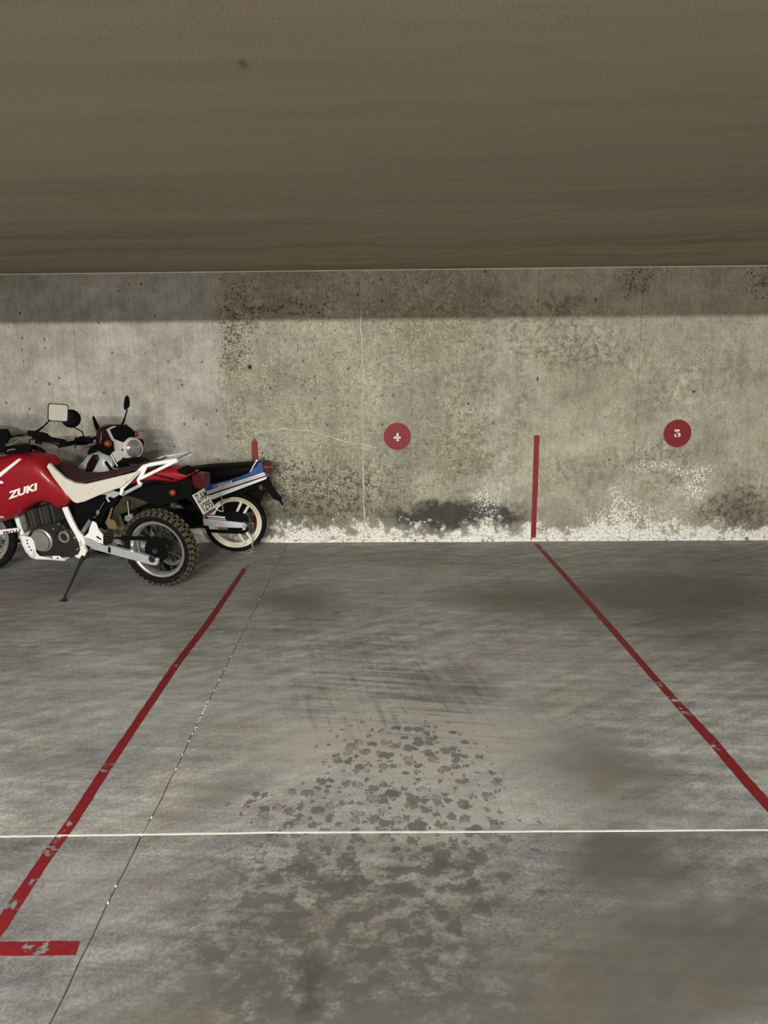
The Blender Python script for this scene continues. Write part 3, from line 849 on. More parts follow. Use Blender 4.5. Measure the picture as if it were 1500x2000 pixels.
        mb = MB(); mb.lathe((0, 0, 0), (0, 1, 0), [(r_r + .006, -rw), (r_r + .008, -rw + .006), (r_r - .012, -rw + .012), (r_r - .020, -.012), (r_r - .020, .012), (r_r - .012, rw - .012), (r_r + .008, rw - .006), (r_r + .006, rw),
                                                     (r_r - .008, rw), (r_r - .020, rw - .008), (r_r - .030, .012), (r_r - .030, -.012), (r_r - .020, -rw + .008), (r_r - .008, -rw)], 56, closed=True)
        rim = mb.build('wheel_rim', mat_rim, s.root, 40); rim.matrix_local = Mw
        if cast:
            mb = MB(); mb.lathe((0, 0, 0), (0, 1, 0), [(r_r - .016, -rw * .75), (r_r - .016, rw * .75), (r_r - .040, rw * .6), (r_r - .044, .01), (r_r - .044, -.01), (r_r - .040, -rw * .6)], 56, closed=True)
            o = mb.build('inner_flange', mat_rim, rim, 40)
        hubm = SPOKE_DARK
        mb = MB(); mb.lathe((0, 0, 0), (0, 1, 0), [(.001, -.085), (.020, -.085), (.024, -.060), (.055, -.055), (.055, -.045), (.034, -.03), (.034, .03), (.055, .045), (.055, .055), (.024, .060), (.020, .085), (.001, .085)], 28)
        hub = mb.build('hub', hubm, s.root, 40); hub.matrix_local = Mw
        if not cast:
            for sgn in (1, -1):
                for dr in (1, -1):
                    mb = MB(); a = math.radians(38) * dr
                    mb.tube([(math.sin(a) * .05, .048 * sgn, math.cos(a) * .05), (0, .010 * sgn, r_r - .02)], .0022, 5); me = mb.mesh('spoke', 60); me.materials.append(spoke_mat or STEEL)
                    for k in range(spokes // 4):
                        o = link('spoke', me, None, rim); o.matrix_local = Matrix.Rotation(2 * math.pi * (k + (.0 if dr > 0 else .5) + (.25 if sgn > 0 else 0)) / (spokes // 4), 4, 'Y')
        else:
            for k in range(3):
                mb = MB()
                for off in (-1, 1):
                    w0 = .013; x0, x1 = off * .030, off * .040
                    A = [(x0 - w0, .030, .04), (x0 + w0, .030, .04), (x1 + w0, .022, r_r - .012), (x1 - w0, .022, r_r - .012)]
                    mb.prism([Vector(q) for q in A], [Vector((q[0], -q[1], q[2])) for q in A])
                o = mb.build('spoke', mat_rim, rim, bevel=.004); o.matrix_local = Matrix.Rotation(2 * math.pi * k / 3 + math.radians(cast), 4, 'Y')
        return Mw


# ------------------------------------------------------------------ the red trail bike in front
B1 = Bike((322, 1141), (-30, 1117), 7.0, 'red and white trail motorcycle with maroon seat parked nearest the camera', 1)
b = B1; R_REAR = b.P(320, 1000, 0).z / 2 + .004
Mw = b.wheel(0.0, R_REAR, .125, R_REAR * .735, 0, 38, CHROME, knob_mat=MUDDY, spoke_mat=SPOKE_DARK)
R_FR = R_REAR * 1.07; STEER = math.radians(18)
b.wheel(b.base, R_FR, .092, R_FR * .80, STEER, 0, CHROME)
# rear sprocket, chain, brake
mb = MB(); n = 42; pts = []
for k in range(n * 2):
    rr = .105 if k % 2 else .098; a = math.pi * k / n; pts.append((rr * math.cos(a), rr * math.sin(a)))
mb.prism([Vector((x, .062, R_REAR + z)) for x, z in pts], [Vector((x, .056, R_REAR + z)) for x, z in pts]); b_spr = mb.build('rear_sprocket', BLACK, b.root)
mb = MB(); mb.lathe((0, -.07, R_REAR), (0, 1, 0), [(.05, -.003), (.12, -.003), (.12, .003), (.05, .003)], 36, closed=True); mb.build('brake_disc', CASE, b.root)
# chain runs
top = smooth_path([Vector((.50, .06, b.P(200, 1052, .06).z)), Vector((.25, .06, R_REAR + .10)), Vector((0, .06, R_REAR + .105))], 8)
bot = smooth_path([Vector((.50, .06, b.P(200, 1075, .06).z)), Vector((.25, .06, R_REAR - .085)), Vector((0, .06, R_REAR - .105))], 8)
for path in (top, bot):
    mb = MB()
    for p, q in zip(path[:-1], path[1:]):
        for k in range(3):
            c = p.lerp(q, (k + .5) / 3); d = (q - p).normalized(); mb.box(c, ((q - p).length / 3 * .8, .012, .016), Matrix.Rotation(-math.atan2(d.z, d.x), 3, 'Y'))
    mb.build('drive_chain', CASE, b.root)
b.plate('chain_guard', [(226, 1051), (240, 1047), (285, 1048), (315, 1052), (332, 1062), (338, 1070), (328, 1066), (310, 1058), (280, 1055), (240, 1056)], .066, .074, BLACK)
# swinging arm
SW = [(165, 1047), (177, 1054), (205, 1065), (219, 1066), (300, 1088), (310, 1092), (308, 1103), (298, 1103), (216, 1081), (190, 1074), (168, 1062)]
for s1 in (1, -1):
    Q = b.L(SW, .105); mb = MB(); mb.prism([Vector((q.x, s1 * .118, q.z)) for q in Q], [Vector((q.x, s1 * .082, q.z)) for q in Q])
    sw = mb.build('swinging_arm', ALU, b.root, bevel=.004)
    ax = b.P(297, 1092, .118)
    mb = MB(); mb.lathe((ax.x, s1 * .100, ax.z), (0, s1, 0), [(.001, 0), (.030, 0), (.030, .022), (.022, .026), (.014, .026), (.014, .034), (.001, .034)], 24); mb.build('axle_nut', CASE, sw)
    if s1 > 0: b.plate('decal', [(211, 1068), (216, 1069), (216, 1080), (211, 1079)], .116, .1195, BLACK, 0, sw)
# engine
b.plate('crankcase', [(60, 1034), (80, 1026), (118, 1022), (130, 1036), (150, 1042), (158, 1062), (156, 1082), (140, 1090), (80, 1089), (62, 1080), (54, 1060), (54, 1045)], -.13, .125, CASE, .012)
cyl = b.plate('cylinder', [(52, 1028), (46, 1000), (98, 986), (112, 1022)], -.085, .085, FIN, .01)
for k in range(8):
    x = 46 + 7.4 * k; y0 = 1001 - 1.9 * k; y1 = 1031 - 1.2 * k
    b.plate('cooling_fin', [(x, y0), (x + 2.4, y0 - .5), (x + 10.5, y1 - .5), (x + 8, y1)], -.10, .105 if k % 2 else .112, FIN if k % 3 else CASE, .001, cyl)
cc = b.P(77, 1058, .165)
mb = MB(); rr = .0875
mb.lathe((cc.x, .12, cc.z), (0, 1, 0), [(.001, -.03), (rr + .012, -.03), (rr + .012, .015), (rr, .022), (rr, .040), (rr * .96, .046), (rr * .62, .049), (rr * .60, .046), (rr * .42, .047), (rr * .40, .050), (rr * .16, .050), (rr * .15, .054), (.001, .055)], 44)
mb.build('flywheel_cover', COVER, b.root, 25)
b.plate('engine_cover', [(77, 1032), (92, 1025), (112, 1020), (118, 1022), (116, 1030), (106, 1051), (100, 1042), (90, 1035)], .10, .142, CASE, .005)
sc_ = b.P(123, 1050, .15)
b.plate('sprocket_cover', [(112, 1040), (118, 1034), (136, 1034), (143, 1044), (150, 1060), (150, 1074), (136, 1066), (118, 1062), (112, 1052)], .09, .135, CASE, .008)
mb = MB(); mb.lathe((sc_.x, .13, sc_.z), (0, 1, 0), [(.034, -.01), (.050, -.01), (.052, .008), (.046, .016), (.036, .014), (.033, .004)], 28, closed=True); mb.build('sprocket_cover_ring', COVER, b.root, 30)
for (x, y) in ((106, 1032), (147, 1050), (152, 1072), (117, 1023), (130, 1036), (76, 1036)):
    q = b.P(x, y, .13); mb = MB(); mb.lathe((q.x, .125, q.z), (0, 1, 0), [(.001, 0), (.008, 0), (.008, .02), (.001, .02)], 8); mb.build('bolt', COVER, b.root)
# frame: white cradle, skid plate, foot peg bracket
b.plate('frame', [(120, 992), (129, 990), (141, 1018), (150, 1036), (160, 1047), (164, 1057), (165, 1068), (168, 1076), (167, 1084), (160, 1092), (150, 1090), (144, 1086), (152, 1083), (156, 1074), (153, 1060), (146, 1045), (136, 1028), (128, 1012)], .098, .128, WHITE, .006)
b.plate('frame', [(120, 992), (129, 990), (141, 1018), (150, 1036), (160, 1047), (164, 1057), (165, 1068), (168, 1076), (167, 1084), (160, 1092), (150, 1090), (144, 1086), (152, 1083), (156, 1074), (153, 1060), (146, 1045), (136, 1028), (128, 1012)], -.128, -.098, WHITE, .006, vm=.1)
mb = MB(); mb.tube([b.P(46, 1050, .0), b.P(36, 1020, 0), b.P(28, 990, 0), b.P(35, 900, 0)], .021, 12); mb.build('down_tube', WHITE, b.root)
b.rod('cradle_tube', [(40, 1030, .10), (43, 1040, .11), (47, 1050, .12)], .017, WHITE)
b.rod('rear_frame_tube', [(125, 995, 0.0), (180, 965, .07), (240, 955, .07), (330, 935, .05)], .013, BLACK)
SK = [(38, 1047), (47, 1047), (59, 1049), (65, 1056), (68, 1066), (70, 1079), (76, 1086), (97, 1090), (102, 1086), (115, 1086), (127, 1095), (95, 1093), (70, 1092), (60, 1088), (51, 1078), (44, 1064)]
sk = b.plate('skid_plate', SK, .160, .170, WHITE, .002)
b.plate('skid_plate', SK, -.170, -.160, WHITE, .002, vm=.165)
Q = b.L([(38, 1046), (44, 1064), (51, 1078), (60, 1088), (70, 1092), (95, 1093), (127, 1095), (127, 1092), (95, 1090), (71, 1089), (62, 1085), (53, 1076), (47, 1064), (42, 1047)], .165)
mb = MB(); mb.prism([Vector((q.x, .17, q.z)) for q in Q], [Vector((q.x, -.17, q.z)) for q in Q]); mb.build('skid_plate_floor', WHITE, b.root, bevel=.002)
for (x, y) in ((53, 1055.5), (53.5, 1061.5), (57, 1068.5), (61, 1074.5), (101, 1089), (112.5, 1090)):
    q = b.P(x, y, .171); mb = MB(); mb.lathe((q.x, .1695, q.z), (0, 1, 0), [(.001, 0), (.0075, 0), (.0075, .002), (.001, .002)], 14); mb.build('hole', BLACK, sk)
b.plate('foot_peg_bracket', [(163, 1049), (172, 1041), (175, 1030), (180, 1018), (187, 1022), (192, 1036), (201, 1045), (202, 1063), (190, 1060), (176, 1053)], .128, .142, WHITE, .003)
b.plate('bracket_slot', [(187, 1049), (190, 1047), (198, 1053), (197, 1055)], .14, .1435, BLACK, 0)
fp = b.plate('foot_peg', [(202, 1042), (205, 1038), (211, 1039), (213, 1043), (212, 1062), (209, 1066), (203, 1065), (201, 1060)], .145, .215, DUST, .004)
for k in range(4):
    y = 1043 + k * 5.5; b.plate('peg_rib', [(201.5, y), (212.5, y - 1), (212.5, y + 1.2), (201.5, y + 2.2)], .214, .219, BLACK, 0, fp)
b.rod('peg_spring', [(207, 1037, .15), (212, 1036, .15), (215, 1040, .15), (213.5, 1056, .15), (215, 1061, .15)], .004, WHITE, n=6)
# shock absorber and inner parts
b.rod('shock_absorber', [(160, 1042, .07), (178, 1015, .07)], .020, STEEL)
b.rod('brake_cylinder', [(178, 1015, .075), (191, 994, .075), (207, 968, .075)], [.017, .019, .014], BLACK)
b.plate('clip', [(187, 1000), (190, 996), (195, 1001), (190, 1007)], .09, .096, STEEL, .001)
b.rod('hose', [(181, 1010, .09), (186, 1011, .095), (196, 993, .095), (204, 980, .095)], .0035, STEEL, n=6)
b.plate('subframe_bracket', [(191, 966), (216, 957), (233, 962), (232, 967), (222, 973), (214, 970), (210, 974), (215, 980), (211, 981), (206, 973), (208, 967)], .096, .104, ALU, .002)
b.plate('air_box', [(140, 985), (190, 966), (235, 962), (226, 985), (205, 1000), (196, 1030), (175, 1035), (150, 1020)], -.10, .06, BLACK, .01)
b.plate('silencer', [(216, 1010), (222, 990), (238, 970), (270, 962), (310, 958), (338, 966), (330, 982), (285, 985), (246, 1002)], -.115, .02, DUST, .02)
b.plate('mud_flap', [(205, 1021), (212, 1006), (217, 990), (222, 985), (214, 1014), (221, 1016), (226, 1022), (229, 1039), (216, 1036)], .02, .030, TAN, .002)
b.plate('linkage', [(243, 1008), (255, 1004), (258, 1012), (250, 1020), (243, 1016)], .02, .05, STEEL, .002)
b.rod('linkage_rod', [(249, 978, .05), (252, 1008, .05)], .006, STEEL, n=6)
b.plate('rear_mudguard', [(240, 966), (285, 948), (330, 946), (368, 934), (374, 940), (373, 964), (384, 986), (396, 1006), (390, 1004), (376, 984), (362, 974), (335, 983), (310, 992), (285, 980)], -.075, .075, BLACK, .012)
# tank with shrouds, seat, panels, tail
ST = [(-78, 940, 975, .05, .05, .12), (-66, 918, 1005, .13, .05, .14), (-48, 902, 1020, .18, .04, .15), (-20, 893, 1026, .20, .0, .16), (5, 889, 1023, .205, .0, .16), (22, 884, 1017, .20, .0, .16), (38, 882, 1007, .195, .0, .16),
      (50, 881, 997, .19, .0, .16), (70, 883, 987, .18, .0, .15), (85, 889, 985, .17, .0, .15), (96, 898, 988, .163, .0, .15), (104, 908, 992, .158, .0, .15), (112, 918, 999, .155, .0, .15), (118, 925, 999, .153, .0, .15), (130, 938, 992, .151, .0, .145), (141, 948, 985, .148, .0, .14), (147, 958, 980, .13, .0, .13)]
tank, tsurf = b.shell('fuel_tank', ST, RED, 3.6)


def quad_strip(A, B, n):
    V = []; F = []
    for i in range(n + 1):
        f = i / n; V.append((A[0][0] + (A[1][0] - A[0][0]) * f, A[0][1] + (A[1][1] - A[0][1]) * f)); V.append((B[0][0] + (B[1][0] - B[0][0]) * f, B[0][1] + (B[1][1] - B[0][1]) * f))
    for i in range(n): F.append((2 * i, 2 * i + 1, 2 * i + 3, 2 * i + 2))
    return V, F


V, F = quad_strip([(-45, 957), (41, 892)], [(-45, 970), (48, 892)], 14)
b.decal('white_flash', V, F, tsurf, LETTER, tank)
b.text('lettering', 'ZUKI', [(16, 976), (74, 957), (72, 943), (15, 961)], tsurf, LETTER, tank, bold=.045, shear=.12)
V, F = quad_strip([(56, 901), (26, 958)], [(57.2, 901), (27.2, 958)], 10); b.decal('pinstripe', V, F, tsurf, BROWN_RED, tank)
V, F = quad_strip([(26, 972), (41, 998)], [(27, 972), (42, 998)], 5); b.decal('pinstripe', V, F, tsurf, BROWN_RED, tank)
b.text('small_lettering', 'OIL', [(-6, 1012.5), (9, 1011.5), (9, 1007.5), (-6, 1008.5)], tsurf, LETTER, tank, bold=.02)
V, F = quad_strip([(-8, 941), (3, 939)], [(-8, 946), (7, 944)], 3); b.decal('sticker', V, F, tsurf, LETTER, tank)
b.rod('tank_trim', [(44, 874, -.02), (62, 873, -.04), (76, 878, -.05), (90, 889, -.05), (103, 901, -.06)], [.014, .020, .022, .022, .012], BLACK, n=12, smooth=4)
b.shell('seat', [(90, 897, 906, .07, -.02, .10), (97, 900, 912, .11, -.06, .12), (110, 906, 926, .13, -.08, .13), (125, 913, 939, .135, -.08, .13), (145, 920, 947, .135, -.08, .13), (165, 923, 948, .135, -.08, .13), (185, 922, 944, .135, -.08, .13),
                 (210, 917, 938, .13, -.08, .13), (250, 907, 929, .125, -.08, .125), (285, 898, 918, .12, -.08, .12), (312, 892, 908, .11, -.08, .11), (322, 893, 903, .09, -.06, .10)], MAROON, 3.2)
for s1 in (1, -1):
    WP = [(90, 912), (94, 905), (105, 917), (125, 935), (145, 944), (166, 946), (200, 938), (250, 926), (272, 920), (258, 934), (238, 952), (222, 957), (190, 969), (165, 980), (150, 983.5), (143, 981), (125, 962), (104, 934)]
    if s1 < 0: WP = [(140, 952), (166, 954), (200, 948), (250, 936), (258, 938), (238, 952), (222, 957), (190, 969), (165, 980), (150, 983)]
    b.plate('side_panel', WP, .125 if s1 > 0 else -.150, .162 if s1 > 0 else -.118, CREAM, .008, vm=.162)
tail, tlsurf = b.shell('tail_cowl', [(226, 952, 958, .09, .1, .1), (240, 940, 957, .10, .06, .11), (262, 926, 949, .105, .0, .11), (285, 914, 943, .105, -.04, .11), (305, 908, 942, .105, -.06, .11), (325, 905, 943, .105, -.08, .105), (345, 905, 946, .10, -.08, .10), (358, 908, 943, .095, -.08, .095), (372, 913, 935, .085, -.08, .085), (382, 919, 926, .06, -.05, .06)], RED, 3.0)
V, F = quad_strip([(300, 925), (360, 940)], [(298, 928), (356, 943)], 6); b.decal('crease', V, F, tlsurf, DARK_RED, tail)
b.plate('handle_recess', [(345, 918), (352, 915.5), (366, 921), (369, 926), (364, 929), (352, 925)], -.03, .094, BLACK, .002, tail, vm=.09)
b.plate('tail_light', [(374, 930), (380, 927), (398, 929), (399, 950), (395, 956), (380, 953), (375, 945)], -.055, .055, LENS_RED, .006)
q = b.P(338, 962, .13)
mb = MB(); mb.lathe(q, (-.45, .2, .05), [(.001, -.03), (.020, -.026), (.026, -.008), (.026, .006), (.020, .018), (.001, .024)], 20)
ind = mb.build('indicator', AMBER, b.root, 50)
mb = MB(); mb.tube([q, Vector((q.x + .02, .05, q.z + .02))], .009, 8); mb.build('indicator_stalk', BLACK, ind)
mb = MB(); mb.lathe((q.x, -.13, q.z), (-.45, -.2, .05), [(.001, -.03), (.020, -.026), (.026, -.008), (.026, .006), (.020, .018), (.001, .024)], 20); mb.build('indicator', AMBER, b.root, 50)
# number plate
hwp = .098
tl = b.P(376, 967, hwp); bl = b.P(398, 1005, hwp); tr = Vector((tl.x, -hwp, tl.z)); br = Vector((bl.x, -hwp, bl.z)); nrm = (br - bl).cross(tl - bl).normalized()
if nrm.x > 0: nrm = -nrm
mb = MB(); mb.prism([q + nrm * .002 for q in (bl, br, tr, tl)], [q - nrm * .004 for q in (bl, br, tr, tl)]); plt = mb.build('number_plate', PLATE, b.root)


def plate_text(txt, x0, x1, y0, y1, bold=.03):
    V, F = text_shape(txt, bold); A = []; Bq = []
    for x, y in V:
        sx = x0 + (x1 - x0) * x; sy = y0 + (y1 - y0) * y; q = (bl * (1 - sx) + br * sx) * (1 - sy) + (tl * (1 - sx) + tr * sx) * sy
        A.append(q + nrm * .0035); Bq.append(q + nrm * .001)
    n = len(A); mb = MB(); mb.add(A + Bq, [tuple(f) for f in F] + [tuple(i + n for i in f[::-1]) for f in F]); mb.build('plate_lettering', INK, plt)


plate_text('Z-AM', .06, .96, .55, .93, .012); plate_text('1295', .14, .90, .07, .46, .012)
mb = MB(); d = (bl - tl).normalized()
mb.prism([bl + d * .004, br + d * .004, br + d * .026, bl + d * .026], [q - nrm * .02 for q in (bl + d * .004, br + d * .004, br + d * .026, bl + d * .026)]); mb.build('reflector', BROWN_RED, b.root, bevel=.003)
# luggage rack
for s1, vm in ((1, None), (-1, 1)):
    def V3(x, y, v): 
        q = b.P(x, y, abs(v)); return Vector((q.x, s1 * abs(v), q.z))
    for path, r, mt in (([(237, 966, .13), (239, 953, .13), (262, 930, .125), (281, 911, .12), (295, 907, .115), (347, 898, .105)], .0165, WHITE),
                        ([(285, 911, .12), (280, 922, .122), (270, 938, .128), (272, 944, .13), (277, 946, .13)], .0150, WHITE), ([(347, 899, .105), (310, 917, .112), (276, 934, .125)], .0140, WHITE), ([(239, 966, .13), (275, 947, .13)], .0150, ALU)):
        mb = MB(); mb.tube([V3(*q) for q in path], r, 10); mb.build('rack_stay', mt, b.root, 50)
rk = None
A = b.P(298, 905, .105); Bq = b.P(347, 897, .105)
for k in range(4):
    v = .078 - k * .052
    mb = MB(); mb.tube([Vector((A.x - .01, v, A.z)), Vector((Bq.x + .01, v, Bq.z + .004))], .0048, 8); o = mb.build('rack_bar', ALU, b.root, 50)
for q in (A, Bq):
    mb = MB(); mb.tube([Vector((q.x, .105, q.z)), Vector((q.x, .10, q.z + .004)), Vector((q.x, -.10, q.z + .004)), Vector((q.x, -.105, q.z))], .006, 8); mb.build('rack_crossbar', STEEL, b.root, 50)
# kick stand
foot = floor_pt(124, 1174); lf = b.Mi @ foot; top_ = b.P(163, 1085, .11)
mb = MB(); mb.tube([top_, top_.lerp(lf, .35), lf + Vector((0, 0, .008))], [.017, .010, .009], 10); ks = mb.build('kick_stand', CASE, b.root, 50)
wd = b.M.to_3x3().inverted()
mb = MB(); mb.box(lf + wd @ Vector((0, 0, .004)), (.055, .03, .008), wd.normalized() if False else None); mb.build('stand_foot', CASE, ks)
b.plate('stand_bracket', [(158, 1082), (168, 1080), (170, 1090), (162, 1096)], .09, .125, CASE, .004)
# bar with faded lettering in front of the skid plate
bar = b.plate('radiator_guard_bar', [(-60, 1042), (34, 1031.5), (40, 1034), (41, 1038), (-60, 1055)], .105, .125, LETTER, .003)
b.text('faded_lettering', 'PRO-LI', [(7, 1044.5), (40, 1039), (38, 1033), (6, 1038.5)], None, PURPLE, bar, bold=.03, v=.126)
# front end (mostly left of the picture)
head_t = Vector((b.base - .50, 0, 1.02)); axle = Vector((b.base, 0, R_FR))
cS, sS = math.cos(STEER), math.sin(STEER)
for s1 in (1, -1):
    off = Vector((-sS * .095 * s1, cS * .095 * s1, 0))
    mb = MB(); mb.tube([axle + off, axle.lerp(head_t, .5) + off], .029, 14); fk = mb.build('fork_leg', ALU, b.root, 50)
    mb = MB(); mb.tube([axle.lerp(head_t, .5) + off, head_t + off], .021, 14); mb.build('fork_tube', BLACK, fk, 50)
mb = MB(); R = []
for k in range(13):
    t = k / 12; a = math.radians(150 - 120 * t); rr = R_FR + .09
    c = Vector((b.base - .03 + math.cos(a) * rr * -1 * -1, 0, R_FR + math.sin(a) * rr)); ring = []
    for j in range(8):
        vv = -.075 + .15 * j / 7; ring.append((c.x - sS * vv, vv * cS, c.z - .5 * vv * vv * 8))
    ring2 = [(p[0], p[1], p[2] - .006) for p in ring[::-1]]; R.append([Vector(p) for p in ring + ring2])
mb.rings(R); mb.build('front_mudguard', RED, b.root, 50)
b.shell('fairing', [(-120, 850, 960, .06, 0, 0), (-100, 830, 985, .12, 0, 0), (-70, 822, 990, .15, 0, 0), (-40, 838, 960, .13, 0, 0), (-22, 852, 930, .10, 0, 0)], RED, 2.6)
q = b.P(-118, 905, 0); mb = MB(); mb.lathe(q, (1, 0, .05), [(.001, -.05), (.075, -.05), (.08, 0), (.06, .02), (.001, .03)], 28); mb.build('headlamp', LAMP_GLASS, b.root, 50)
b.plate('windscreen', [(-60, 822), (-85, 800), (-78, 798), (-40, 826), (-30, 838), (-45, 840)], -.12, .12, BLACK, .01, vm=.05)
b.plate('instrument_cluster', [(-30, 843), (-6, 839), (10, 839.5), (14, 848), (16, 852), (10, 866), (8, 884), (-30, 888)], .06, .10, BLACK, .006)
b.plate('fork_clamp', [(8, 872), (30, 870), (46, 868), (58, 872), (58, 884), (8, 888)], .04, .08, BLACK, .006)
b.rod('ignition_ring', [(14, 881, .11), (20, 878, .11), (30, 877.5, .11)], .006, STEEL, n=6)
# handlebar, turned to the left
C0 = b.P(2, 868, .02)
left = [b.P(10, 868.5, .07), b.P(24, 866.5, .11), b.P(40, 858.5, .18), b.P(50, 854.5, .22), b.P(66, 853.5, .26)]
grip = [b.P(66, 853.5, .26), b.P(94, 857, .32), b.P(126, 862.5, .39)]


def opp(p): return Vector((2 * C0.x - p.x, 2 * C0.y - p.y, p.z))


mb = MB(); mb.tube(smooth_path([opp(p) for p in left[::-1]] + left, 4), .0125, 10); hb = mb.build('handlebar', STEEL, b.root, 50)
mb = MB(); mb.tube(smooth_path(grip, 4), .0175, 12); mb.build('grip', BLACK, hb, 50)
mb = MB(); mb.tube(smooth_path([opp(p) for p in grip], 4), .0175, 12); mb.build('grip', BLACK, hb, 50)
b.plate('clutch_perch', [(53, 841.5), (67, 843), (68, 851), (60, 853), (53, 850)], .25, .275, BLACK, .003)
b.plate('switch_gear', [(68, 845), (78, 846), (88, 849), (89.5, 853), (92, 852), (94, 856), (88, 861), (80, 864), (70, 862), (67, 854)], .255, .295, BLACK, .004)
b.plate('lever_perch', [(68, 861), (72, 861), (72, 867), (69, 867)], .27, .29, BLACK, .002); b.plate('lever_perch', [(75, 862), (79.5, 862), (79, 868), (76, 868)], .27, .29, BLACK, .002)
b.rod('clutch_lever', [(84, 862, .34), (100, 864, .38), (110, 868, .41), (117, 873.5, .42)], [.007, .006, .006, .008], BLACK, smooth=3)
for k, pth in enumerate(([(14, 853, .05), (30, 851, .15), (45, 848, .22), (56, 846, .25)], [(12, 858, .05), (30, 852, .10), (48, 851, .20), (58, 852, .25)], [(14, 868, .04), (36, 858, .14), (54, 852, .22)], [(57, 870, .12), (58, 860, .2), (66, 858, .25)], [(16, 851.5, .0), (40, 851.5, .0), (58, 856, .1)])):
    b.rod('cable', pth, .0045, BLACK, n=6, smooth=5)
b.rod('mirror_stalk', [(70, 844, .28), (76, 840, .29), (86, 832, .30), (97, 821, .31), (104, 815, .31)], [.011, .010, .006, .006, .008], BLACK, n=8)
mc = b.P(113, 806, .31)
cam_l = b.Mi @ CAM; nn = (cam_l - mc).normalized(); nn = (nn + Vector((-.35, 0, .02))).normalized()
xx = (b.Mi.to_3x3() @ UPV).cross(nn).normalized(); yy = nn.cross(xx)


def rrect(w, h, r, n=5):
    P = []
    for cx, cy, a0 in ((w / 2 - r, h / 2 - r, 0), (-w / 2 + r, h / 2 - r, 90), (-w / 2 + r, -h / 2 + r, 180), (w / 2 - r, -h / 2 + r, 270)):
        for k in range(n + 1):
            a = math.radians(a0 + 90 * k / n); P.append((cx + r * math.cos(a), cy + r * math.sin(a)))
    return P


sc = (b.P(129, 806, .31) - b.P(97, 806, .31)).length
W_, H_ = sc * 1.04, sc * .95
mb = MB(); A = rrect(W_, H_, .02); mb.prism([mc + xx * x + yy * y + nn * .008 for x, y in A], [mc + xx * x * .85 + yy * y * .85 - nn * .025 for x, y in A]); mr = mb.build('mirror', BLACK, b.root, bevel=.003)
A = rrect(W_ * .9, H_ * .89, .016); mb = MB(); mb.prism([mc + xx * x + yy * y + nn * .0095 for x, y in A], [mc + xx * x + yy * y + nn * .005 for x, y in A]); mb.build('mirror_glass', GLASS, mr)

# ------------------------------------------------------------------ the blue and white bike against the wall
B2 = Bike((464, 1076), (205, 1080), 6.0, 'blue and white motorcycle with cream cast wheel, its tail nearest the wall corner of bay four', 1)
b = B2; tag(b.root, 'blue and white motorcycle with cream cast wheel parked close to the wall'); R2 = b.P(463, 961, 0).z / 2 + .002
b.wheel(0.0, R2, .095, R2 * .83, 0, 0, RIM_CREAM, cast=-30)
b.wheel(b.base, R2, .085, R2 * .83, math.radians(-12), 0, RIM_CREAM, cast=10)
mb = MB(); mb.lathe((0, .0, R2), (0, 1, 0), [(.001, .06), (.085, .06), (.09, .052), (.085, .046), (.001, .046)], 32); mb.build('rear_sprocket', BLACK, b.root)
for s1 in (1, -1):
    Q = b.L([(396, 1012), (402, 1013), (478, 1021), (483, 1026), (479, 1031), (440, 1030), (398, 1026)], .09); mb = MB()
    mb.prism([Vector((q.x, s1 * .10, q.z)) for q in Q], [Vector((q.x, s1 * .075, q.z)) for q in Q]); mb.build('swinging_arm', ALU, b.root, bevel=.004)
    q = b.P(478, 1026, .1); mb = MB(); mb.lathe((q.x, s1 * .09, q.z), (0, s1, 0), [(.001, 0), (.018, 0), (.018, .02), (.001, .022)], 16); mb.build('axle_nut', STEEL, b.root)
b.plate('chain_guard', [(438, 1000), (455, 998), (478, 1004), (486, 1012), (486, 1022), (470, 1016), (440, 1014)], .055, .070, BLACK, .004)
b.plate('chain_case', [(405, 1034), (440, 1036), (478, 1036), (484, 1030), (486, 1036), (476, 1043), (440, 1042), (405, 1040)], .055, .070, BLACK, .004)
b.rod('shock_absorber', [(405, 1008, .085), (440, 1011, .085)], .016, STEEL); b.rod('shock_absorber', [(432, 968, .11), (436, 1000, .11)], .006, STEEL, n=8)
b.rod('brake_cable', [(415, 982, .10), (421, 993, .10), (430, 998, .10), (437, 998, .10)], .0035, LETTER, n=6, smooth=4)
b.plate('swinging_arm_pivot', [(300, 1000), (400, 1004), (404, 1030), (300, 1040)], -.07, .07, BLACK, .01)
b.plate('inner_mudguard', [(402, 985), (430, 966), (470, 958), (505, 948), (519, 958), (508, 985), (490, 1000), (450, 1006), (402, 1012)], -.068, -.056, BLACK, .004)
# tail panels with the stripes, each stripe a band of its own
def yline(x, p, q): return p[1] + (q[1] - p[1]) * (x - p[0]) / (q[0] - p[0])
tailp = b.plate('tail_panel', [(396, 952), (402, 947), (430, 941), (470, 930), (489, 922), (503, 905), (512, 903), (514, 918), (517, 923), (400, 960), (394, 960)], -.10, .10, BLUE, .004)
def band(name, a0, a1, b0, b1, mat):
    return b.plate(name, [(396, a0), (a1[0], a1[1]), (b1[0], b1[1]), (396, b0)], -.102, .103, mat, .001, tailp)
band('stripe', 962, (516, 922.5), 964, (517, 925), LETTER); band('stripe', 963.7, (517, 924.5), 966, (518, 926.5), GOLD); band('stripe', 965.6, (518, 926.3), 968.5, (519, 928.5), LETTER)
band('stripe', 968, (519, 928), 972.5, (521, 931), NAVY); band('stripe', 972, (521, 930.5), 983, (520, 935.5), LETTER)
b.text('lettering', 'YAMAHA', [(423, 953), (454, 944), (453, 937.5), (423, 946)], None, LETTER, tailp, bold=.02, shear=.2, v=.103)
